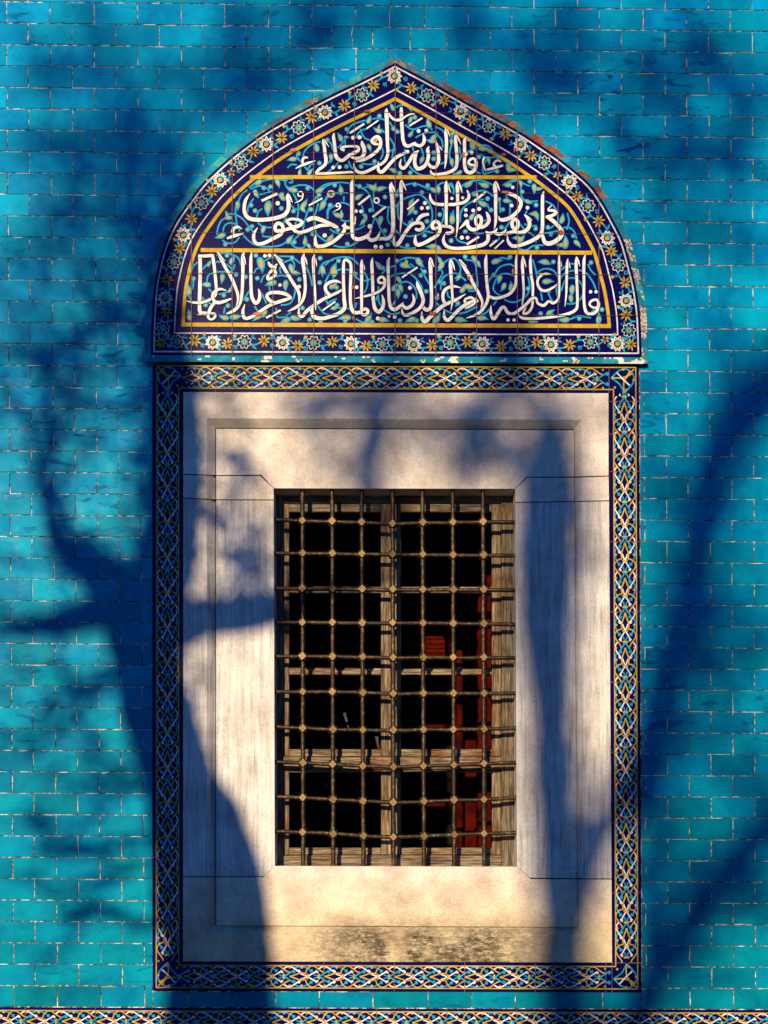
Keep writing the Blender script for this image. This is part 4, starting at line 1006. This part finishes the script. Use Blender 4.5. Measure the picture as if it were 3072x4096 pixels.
for f in ((0,1,2,3),(8,11,10,9),(0,4,1),(1,5,2),(2,6,3),(3,7,0),(4,8,9),(5,9,10),(6,10,11),(7,11,8),(0,7,8,4),(1,4,9,5),(2,5,10,6),(3,6,11,7)):
    P = [V[i] for i in f]; nrm = (P[1]-P[0]).cross(P[2]-P[1]); cen = sum(P, Vector())/len(P)
    if nrm.dot(cen) < 0: P = P[::-1]
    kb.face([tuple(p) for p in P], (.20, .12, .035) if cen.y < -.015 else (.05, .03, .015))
proto = None
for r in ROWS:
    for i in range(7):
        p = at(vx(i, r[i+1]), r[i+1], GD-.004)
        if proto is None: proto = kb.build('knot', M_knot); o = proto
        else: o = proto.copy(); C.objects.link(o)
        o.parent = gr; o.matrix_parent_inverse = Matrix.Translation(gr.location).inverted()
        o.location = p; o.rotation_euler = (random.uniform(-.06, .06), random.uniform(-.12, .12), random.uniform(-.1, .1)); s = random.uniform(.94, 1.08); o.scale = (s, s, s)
bv = proto.modifiers.new('bevel', 'BEVEL'); bv.width = .0006; bv.segments = 1
for o in C.objects:
    if o.name.startswith('knot.'):
        m = o.modifiers.get('bevel') or o.modifiers.new('bevel', 'BEVEL'); m.width = .0006; m.segments = 1

# ------------------------------------------------------------------ wooden casement window
ww = thing('wooden_casement_window', 'weathered brown wooden window with four glazed casements behind the iron grille', 'window', (X(1575), .12, Z(3463)))
W0 = .112
def bar(parent, name, x0, y0, x1, y1, d0, d1, axis, b=.0025, tint=(1, 1, 1)):
    a = at(x0, y1, d0); c = at(x1, y0, d0); mb = MB(); mb.bevbox((a[0], d0, a[2]), (c[0], d1, c[2]), b, tint)
    return mb.build(name, M_woodx if axis == 'x' else M_woodz, parent)
fr = bar(ww, 'frame_stile', 1078, 1975, 1131, 3470, W0, W0+.06, 'z')
bar(ww, 'frame_stile', 2006, 1975, 2062, 3470, W0, W0+.06, 'z', tint=(.85, .85, .82))
bar(ww, 'frame_head', 1131.3, 1975, 2005.7, 2011, W0+.0005, W0+.06, 'x')
bar(ww, 'frame_foot', 1131.3, 3421, 2005.7, 3472, W0-.003, W0+.06, 'x', tint=(1.1, 1.05, 1))
bar(ww, 'transom', 1131.3, 3027, 2005.7, 3076, W0-.004, W0+.06, 'x', tint=(1.3, 1.2, 1.05))
S0 = W0+.012
def sash(name, x0, y0, x1, y1, l, r, t, bt, bars):
    s = MB()
    a = at(x0, y1, S0); c = at(x1, y0, S0)
    o = bpy.data.objects.new(name, None); C.objects.link(o); o.parent = ww; o.matrix_parent_inverse = Matrix.Translation(ww.location).inverted(); o.location = (a[0], S0, a[2])
    def sb(nm, xa, ya, xb, yb_, ax, dd=0, tint=(1, 1, 1)):
        p = at(xa, yb_, S0); q = at(xb, ya, S0); mb = MB(); mb.bevbox((p[0], S0+dd, p[2]), (q[0], S0+.038, q[2]), .0025, tint)
        ob = mb.build(nm, M_woodx if ax == 'x' else M_woodz, o); ob.matrix_parent_inverse = (Matrix.Translation(ww.location).inverted().inverted() @ Matrix.Translation(-ww.location) @ Matrix.Translation(o.location)).inverted()
    tl = (1.2, 1.1, .95)
    sb('stile', x0, y0, x0+l, y1, 'z', 0, tl); sb('stile', x1-r, y0, x1, y1, 'z', 0, tl)
    sb('rail', x0+l+.3, y0, x1-r-.3, y0+t, 'x', .0008); sb('rail', x0+l+.3, y1-bt, x1-r-.3, y1, 'x', .0008, (1.25, 1.15, 1))
    for (ya, yb_) in bars: sb('glazing_bar', x0+l+.3, ya, x1-r-.3, yb_, 'x', .004, (1.4, 1.3, 1.15))  # brighter tint paints sunlit edges onto the bars
    p = at(x0+l, y1-bt, S0+.02); q = at(x1-r, y0+t, S0+.02); gm = MB()
    gm.face([(p[0], S0+.02, p[2]), (q[0], S0+.02, p[2]), (q[0], S0+.02, q[2]), (p[0], S0+.02, q[2])])
    ob = gm.build('glass_pane', M_glass, o); ob.matrix_parent_inverse = o.matrix_local.inverted() if False else (Matrix.Translation(o.location)).inverted()
    return o
sash('upper_casement', 1132, 2013, 1564, 3025, 24, 40, 34, 28, [(2346, 2370), (2671, 2698)])
sash('upper_casement', 1566, 2013, 2004, 3025, 38, 36, 34, 28, [(2346, 2370), (2671, 2698)])
sash('lower_casement', 1132, 3078, 1564, 3419, 24, 40, 11, 28, [])
sash('lower_casement', 1566, 3078, 2004, 3419, 38, 36, 11, 28, [])
bpy.context.view_layer.update()

# ------------------------------------------------------------------ dark room behind the glass
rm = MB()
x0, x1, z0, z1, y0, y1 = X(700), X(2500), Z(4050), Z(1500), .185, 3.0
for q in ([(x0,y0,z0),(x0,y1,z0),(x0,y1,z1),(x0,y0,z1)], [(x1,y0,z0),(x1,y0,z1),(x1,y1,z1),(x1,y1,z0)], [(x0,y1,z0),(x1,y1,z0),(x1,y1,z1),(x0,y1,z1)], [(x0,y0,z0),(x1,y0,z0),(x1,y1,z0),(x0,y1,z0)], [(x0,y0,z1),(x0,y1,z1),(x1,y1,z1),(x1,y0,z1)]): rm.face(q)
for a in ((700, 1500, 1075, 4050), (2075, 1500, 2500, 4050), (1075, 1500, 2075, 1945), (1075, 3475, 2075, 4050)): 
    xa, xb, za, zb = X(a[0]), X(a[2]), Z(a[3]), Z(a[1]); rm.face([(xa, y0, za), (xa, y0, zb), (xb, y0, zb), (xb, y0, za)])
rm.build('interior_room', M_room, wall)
cb = thing('red_wooden_cabinet', 'red lacquered cabinet with a carved post and drawer seen through the right casement', 'cabinet', (*at(1800, 3460, .5)[:2], Z(3470)))
def rb(name, x0, y0, x1, y1, d0, d1, b=.004):
    a = at(x0, y1, d0); c = at(x1, y0, d0); mb = MB(); mb.bevbox((a[0], d0, a[2]), (c[0], d1, c[2]), b); return mb.build(name, M_red, cb)
rb('post', 1826, 2600, 1850, 3440, .46, .50); rb('post', 1948, 2300, 1966, 3440, .38, .42)
rb('side_panel', 1850, 2960, 1915, 3440, .52, .54)
dr = rb('drawer', 1600, 2530, 1800, 2625, .46, .62); rb('drawer_moulding', 1606, 2550, 1794, 2556, .452, .4595); [rb('drawer_moulding', 1606, q, 1794, q+4, .452, .4595) for q in (2534, 2572, 2590, 2608)]
rb('shelf', 1600, 2898, 1800, 2912, .46, .70); rb('shelf', 1600, 3212, 1800, 3226, .46, .70)
sp = MB()
pts = []
for k in range(80):
    y = 2380+k*13; pts.append((y, .010+.012*abs(math.sin(k*.42))*(1 if (k//12) % 2 else .45)))
sp.tube([at(1922, y, .40) for y, r in pts], [r for y, r in pts], 10); sp.build('turned_spindle', M_red, cb)

# papers and leaves leaning inside, dimly seen
for i, (px, py, L, an, d) in enumerate(((1170, 2690, 70, -25, .30), (1385, 2880, 60, 75, .4), (1510, 2970, 50, 80, .45), (1185, 2870, 60, -10, .35), (1305, 3140, 40, 70, .4))):
    mb = MB(); c, s = math.cos(R(an)), math.sin(R(an)); hw = 6
    P = [(px-c*L/2-s*hw, py-s*L/2+c*hw), (px+c*L/2-s*hw*.6, py+s*L/2+c*hw*.6), (px+c*L/2+s*hw*.6, py+s*L/2-c*hw*.6), (px-c*L/2+s*hw, py-s*L/2-c*hw)]
    for dd in (0, .004): mb.face([at(*p, d+dd) for p in (P if dd else P[::-1])])
    for k in range(4): mb.face([at(*P[k], d), at(*P[(k+1) % 4], d), at(*P[(k+1) % 4], d+.004), at(*P[k], d+.004)])
    o = mb.build('paper_sheet', M_paper)
    o['label'] = ('dim paper sheet behind the glass in the left casement, upper middle', 'narrow pale sheet standing in the dark behind left casement', 'narrow pale sheet beside the middle window stile', 'dim sheet low behind the left casement stile', 'small pale sheet behind the lower left casement')[i]
    o['category'] = 'paper'; o['group'] = 'papers inside the window'

# ------------------------------------------------------------------ the trees across the court whose shade falls on the wall
def sh(px, py, t): return (X(px)-t*SA, -t, Z(py)+t*SB)
def limb(mb, s, t, dt=0.0, n=9):
    pts = [tuple(float(q) for q in a.split(',')) for a in s.split()]
    c = catmull(pts, 40); m = len(c)
    mb.tube([sh(x+mnoise.noise((x*.01, y*.01, t))*10, y, t+dt*i/m) for i, (x, y, w_) in enumerate(c)], [max(.006, w_*S/2*(1+.12*mnoise.noise((x*.006, y*.006, 3)))) for x, y, w_ in c], n)
def twigs(mb, seeds, t, seed, depth=2):
    rnd = random.Random(seed)
    def grow(x, y, ang, L, wd, lev):
        pts = [(x, y, wd)]; a = ang
        for k in range(4):
            a += rnd.uniform(-.35, .35); x += math.cos(a)*L/4; y += math.sin(a)*L/4; w_ = wd*(1-.2*(k+1)); pts.append((x, y, w_))
            if lev > 0 and rnd.random() < .75: grow(x, y, a+rnd.choice([-1, 1])*rnd.uniform(.4, .9), L*rnd.uniform(.45, .7), w_*.75, lev-1)
        c = catmull(pts, 60); m = len(c); tt = t+rnd.uniform(-.6, .6)
        mb.tube([sh(q[0], q[1], tt) for q in c], [max(.004, q[2]*S/2) for q in c], 5, cap=False)
    for x, y, ang, L, wd, n in seeds:
        for _ in range(n): grow(x+rnd.uniform(-40, 40), y+rnd.uniform(-60, 60), R(ang+rnd.uniform(-30, 30)), L*rnd.uniform(.7, 1.3), wd, depth)
def down(mb, px, py, wd, t):                                   # trunk foot, from a shade point down to the ground
    x, y, z = sh(px, py, t); r = wd*S/2
    mb.tube([(x+.10, y, -.1), (x+.06, y, z*.3), (x, y, z)], [r*1.45, r*1.1, r], 12)
def leaves(mb, blobs, t, seed, size=.05):
    rnd = random.Random(seed)
    for x, y, rx, ry, n in blobs:
        for _ in range(int(n)):
            u, v = rnd.gauss(0, .5), rnd.gauss(0, .5)
            px, py = x+u*rx, y+v*ry; tt = t+rnd.uniform(-1.2, 1.2)
            c = Vector(sh(px, py, tt)); s = size*rnd.uniform(.6, 1.4)
            a = Vector((rnd.uniform(-1, 1), rnd.uniform(-.5, .5), rnd.uniform(-1, 1))).normalized(); b = a.cross(Vector((rnd.uniform(-.4, .4), 1, rnd.uniform(-.4, .4)))).normalized()
            g_ = rnd.uniform(.7, 1.3); col = (.055*g_, .085*g_, .022*g_)
            mb.face([tuple(c-a*s), tuple(c-a*s*.2+b*s*.45), tuple(c+a*s*.5+b*s*.3), tuple(c+a*s), tuple(c+a*s*.4-b*s*.38), tuple(c-a*s*.3-b*s*.42)], col)
TA = 9.0
t1 = thing('plane_tree', 'broad old tree with a forked leaning trunk standing across the court', 'tree', (sh(890, 4096, TA)[0], -TA, 0))
tk = MB()
limb(tk, '900,4520,460 885,4000,440 848,3600,450 790,3330,400 700,3080,320 610,2750,300 555,2500,290', TA)
limb(tk, '900,4300,300 960,3900,260 960,3650,240 900,3420,220 800,3200,200 740,3000,140', TA, .1)
limb(tk, '560,2560,250 450,2340,220 330,2240,150 230,2170,90 198,2000,60 185,1800,42 176,1650,30 172,1500,22 190,1380,16', TA, .4)
limb(tk, '590,2560,270 660,2300,250 695,2000,250 695,1700,240 680,1500,225 650,1300,190 640,1100,150 665,950,110 705,820,70 760,700,44 830,600,26', TA, .8)
limb(tk, '600,2600,150 800,2480,170 1000,2455,160 1150,2410,120 1300,2350,70 1480,2260,50 1650,2180,30', TA, .5)
limb(tk, '560,2420,170 420,2440,150 260,2490,120 120,2510,80 -40,2520,50', TA, .2)
limb(tk, '520,2680,60 430,2700,44 350,2770,40 285,2870,38 200,2960,32 90,3010,20', TA, .3)
limb(tk, '300,2850,36 370,2950,32 450,3060,26 520,3120,18', TA, .3)
limb(tk, '600,3350,40 520,3370,40 440,3385,40 390,3412,48 300,3400,32 205,3385,48 140,3400,26', TA, .3)
limb(tk, '640,3700,50 530,3690,44 430,3640,40 370,3630,48 310,3672,52 240,3655,30', TA, .2)
limb(tk, '640,1750,60 720,1600,50 790,1560,36 900,1590,28', TA, .5)
limb(tk, '200,1500,40 120,1430,34 20,1400,24', TA, .4)
limb(tk, '660,1120,60 540,1200,44 420,1285,46 300,1350,34 200,1450,24 100,1530,18', TA, .4)
twigs(tk, [(200,2000,-80,420,26,3), (180,1700,-100,380,20,3), (330,2250,-150,420,30,3), (120,2500,-160,300,26,3), (420,1285,-110,420,24,3), (250,1400,-140,340,20,3), (650,1700,-140,420,34,3), (680,1400,-120,460,30,4),
           (690,1000,-110,420,24,4), (480,2700,150,380,28,3), (330,2800,120,330,22,3), (560,3100,170,420,26,3), (560,3500,165,380,26,3), (760,2050,-60,360,28,3), (850,2480,-70,380,28,3), (1050,2430,-90,330,24,3), (1000,1800,-90,300,18,2), (600,1250,-150,420,26,3)], TA, 21)
down(tk, 900, 4500, 470, TA)
tk.build('trunk', M_bark, t1)
cr = MB()
leaves(cr, [(420,2270,190,110,220), (300,2190,120,70,90), (560,1900,90,300,130), (540,1500,90,200,90), (740,1900,90,300,50), (700,1250,90,200,70), (760,800,100,120,50), (250,1500,220,200,60), (220,1800,120,260,60), (300,2780,180,200,50), (420,3100,160,140,34), (260,3950,200,100,10), (1000,2250,110,300,70), (950,2000,120,160,36), (600,1050,100,200,110), (560,900,80,80,40), (690,780,90,90,40), (180,2500,110,60,60), (165,3290,50,60,26),
            (330,3390,160,30,46), (360,3650,130,34,36), (980,1900,120,80,30), (960,2150,130,250,34), (800,2750,60,300,60), (780,2100,60,300,60), (930,1830,60,60,26), (880,2080,60,40,18), (900,2200,90,50,26), (1000,2440,80,60,40)], TA+.4, 3, .026)
cr.build('crown', M_leaf, t1)

TB = 20.0
t2 = thing('forked_ash_tree', 'slender tree with several upright stems standing farther back across the court', 'tree', (sh(2260, 4096, TB)[0], -TB, 0))
tk = MB()
limb(tk, '2275,4560,210 2262,4096,235 2245,3700,225 2222,3200,230 2205,2800,240 2185,2500,290 2185,2100,300 2195,1850,270 2195,1700,170 2120,1500,55 2060,1300,45 2000,1000,36 2020,700,30 2080,400,24 2180,60,18', TB, .5)
limb(tk, '2265,4000,120 2340,3600,120 2450,3280,130 2570,3000,150 2640,2830,210 2700,2640,225 2765,2400,235 2795,2150,215 2830,1950,205 2920,1750,215 3050,1580,220 3200,1380,180 3500,1200,80', TB, .6)
limb(tk, '2790,2250,60 2900,2100,50 3000,1900,40 3100,1800,36', TB, .4)
limb(tk, '2060,1300,90 2010,1500,110 1950,1700,130 1890,1850,120 1850,2000,80', TB, .5)
limb(tk, '1600,2150,60 1465,1960,150 1490,1800,160 1535,1640,140 1590,1450,100 1560,1150,30 1480,800,26 1360,480,22 1330,180,18', TB, .7)
limb(tk, '2770,2420,50 2640,2250,36 2560,1900,30 2600,1500,26 2560,1200,22', TB, .4)
limb(tk, '2700,2680,150 2640,3050,130 2600,3450,110 2590,3850,100 2600,4200,90', TB, .2)
twigs(tk, [(1490,1800,-100,420,34,3), (2060,1500,-110,420,34,4), (2195,1750,-60,420,40,3), (1900,1800,-120,320,34,3), (2790,2150,-60,480,44,3), (2900,1750,-100,480,40,3), (2700,2650,-20,480,44,3), (2640,3050,-30,420,40,3), (1560,1150,-90,480,30,4), (2020,700,-90,460,32,4), (1330,180,-90,420,28,3), (2590,1200,-80,480,32,4)], TB, 22)
down(tk, 2275, 4540, 160, TB); tk.build('trunk', M_bark, t2)
cr = MB()
leaves(cr, [(2190,1790,110,90,26), (1850,1760,120,120,30), (1300,1850,60,160,24), (1500,1720,70,140,50), (2060,1830,140,90,50), (1700,1800,500,140,46), (1300,1640,250,80,60), (1900,1640,250,60,40), (2350,2100,60,500,30), (2360,3300,60,400,30), (1260,1640,130,60,30), (2780,2380,110,100,60), (2650,2850,100,120,40)], TB, 5, .045)
cr.build('crown', M_leaf, t2)

TC = 22.0
t3 = thing('leaning_tree', 'thin leaning tree with high spreading leafy twigs at the far side of the court', 'tree', (sh(2420, 4096, TC)[0], -TC, 0))
tk = MB()
limb(tk, '2360,4600,230 2480,4200,210 2610,3960,205 2720,3750,205 2850,3560,200 2960,3420,190 3100,3290,180 3350,3000,140 3500,2500,100 3450,1900,90 3400,1300,80 3300,800,60 3100,300,46 2900,0,34 2700,-300,24', TC, .6)
limb(tk, '2980,3420,70 3060,3600,50 3140,3700,40', TC, .2)
limb(tk, '3300,800,46 3000,720,44 2740,620,40 2560,600,30 2400,480,22', TC, .5)
limb(tk, '2900,420,36 2750,430,30 2600,380,26 2300,390,22 2000,250,18', TC, .3)
twigs(tk, [(2960,3420,-70,520,50,4), (2720,3750,-40,480,46,3), (3000,720,-100,520,36,2), (2740,620,-110,480,32,2), (2500,560,-110,460,30,2), (2300,390,-100,420,26,2), (900,500,-80,480,36,4), (500,700,-80,480,36,4), (250,900,-80,420,30,3), (1250,300,-80,420,34,3), (1800,200,-90,420,34,3)], TC, 23)
down(tk, 2360, 4580, 200, TC); tk.build('trunk', M_bark, t3)
cr = MB()
leaves(cr, [(2090,160,70,60,13), (2180,80,70,50,11), (2270,390,60,50,13), (2700,400,80,50,18), (2650,250,90,60,18), (2800,130,70,110,24), (2500,560,80,100,18), (2720,600,70,90,21), (2580,640,50,70,11), (2900,290,110,70,24), (3000,420,90,110,24),
            (2900,620,150,80,21), (2780,120,60,120,16), (2860,900,120,70,9), (3000,1000,80,90,9), (2150,300,60,160,16), (2330,150,50,150,16), (2550,330,50,160,18), (2720,760,60,160,18), (1050,420,60,120,16), (820,420,60,160,9), (940,90,60,120,8), (480,640,60,160,14), (700,600,60,120,16), (1200,90,100,60,16), (1330,150,70,70,12), (1130,270,70,80,12), (1560,60,120,50,9), (1900,120,90,80,12), (895,260,70,130,12), (760,310,90,70,8), (575,430,70,140,11), (690,430,160,90,13),
            (310,560,130,46,16), (130,560,90,56,11), (620,620,140,70,24), (500,820,70,90,21), (180,880,50,70,9), (100,990,40,50,6), (390,300,120,60,9), (150,300,120,60,6), (1000,300,90,120,16),(2250,240,90,80,12), (2950,3500,150,90,24), (3000,2550,100,60,12), (2850,3600,260,420,36), (2600,3300,160,300,20), (2900,2750,120,60,8)], TC, 9, .060)
leaves(cr, [(1500,200,1700,420,150), (2800,700,450,700,60), (400,600,500,600,110), (2800,2600,300,1500,160), (200,1300,300,500,60)], TC, 11, .06)
cr.build('crown', M_leaf, t3)
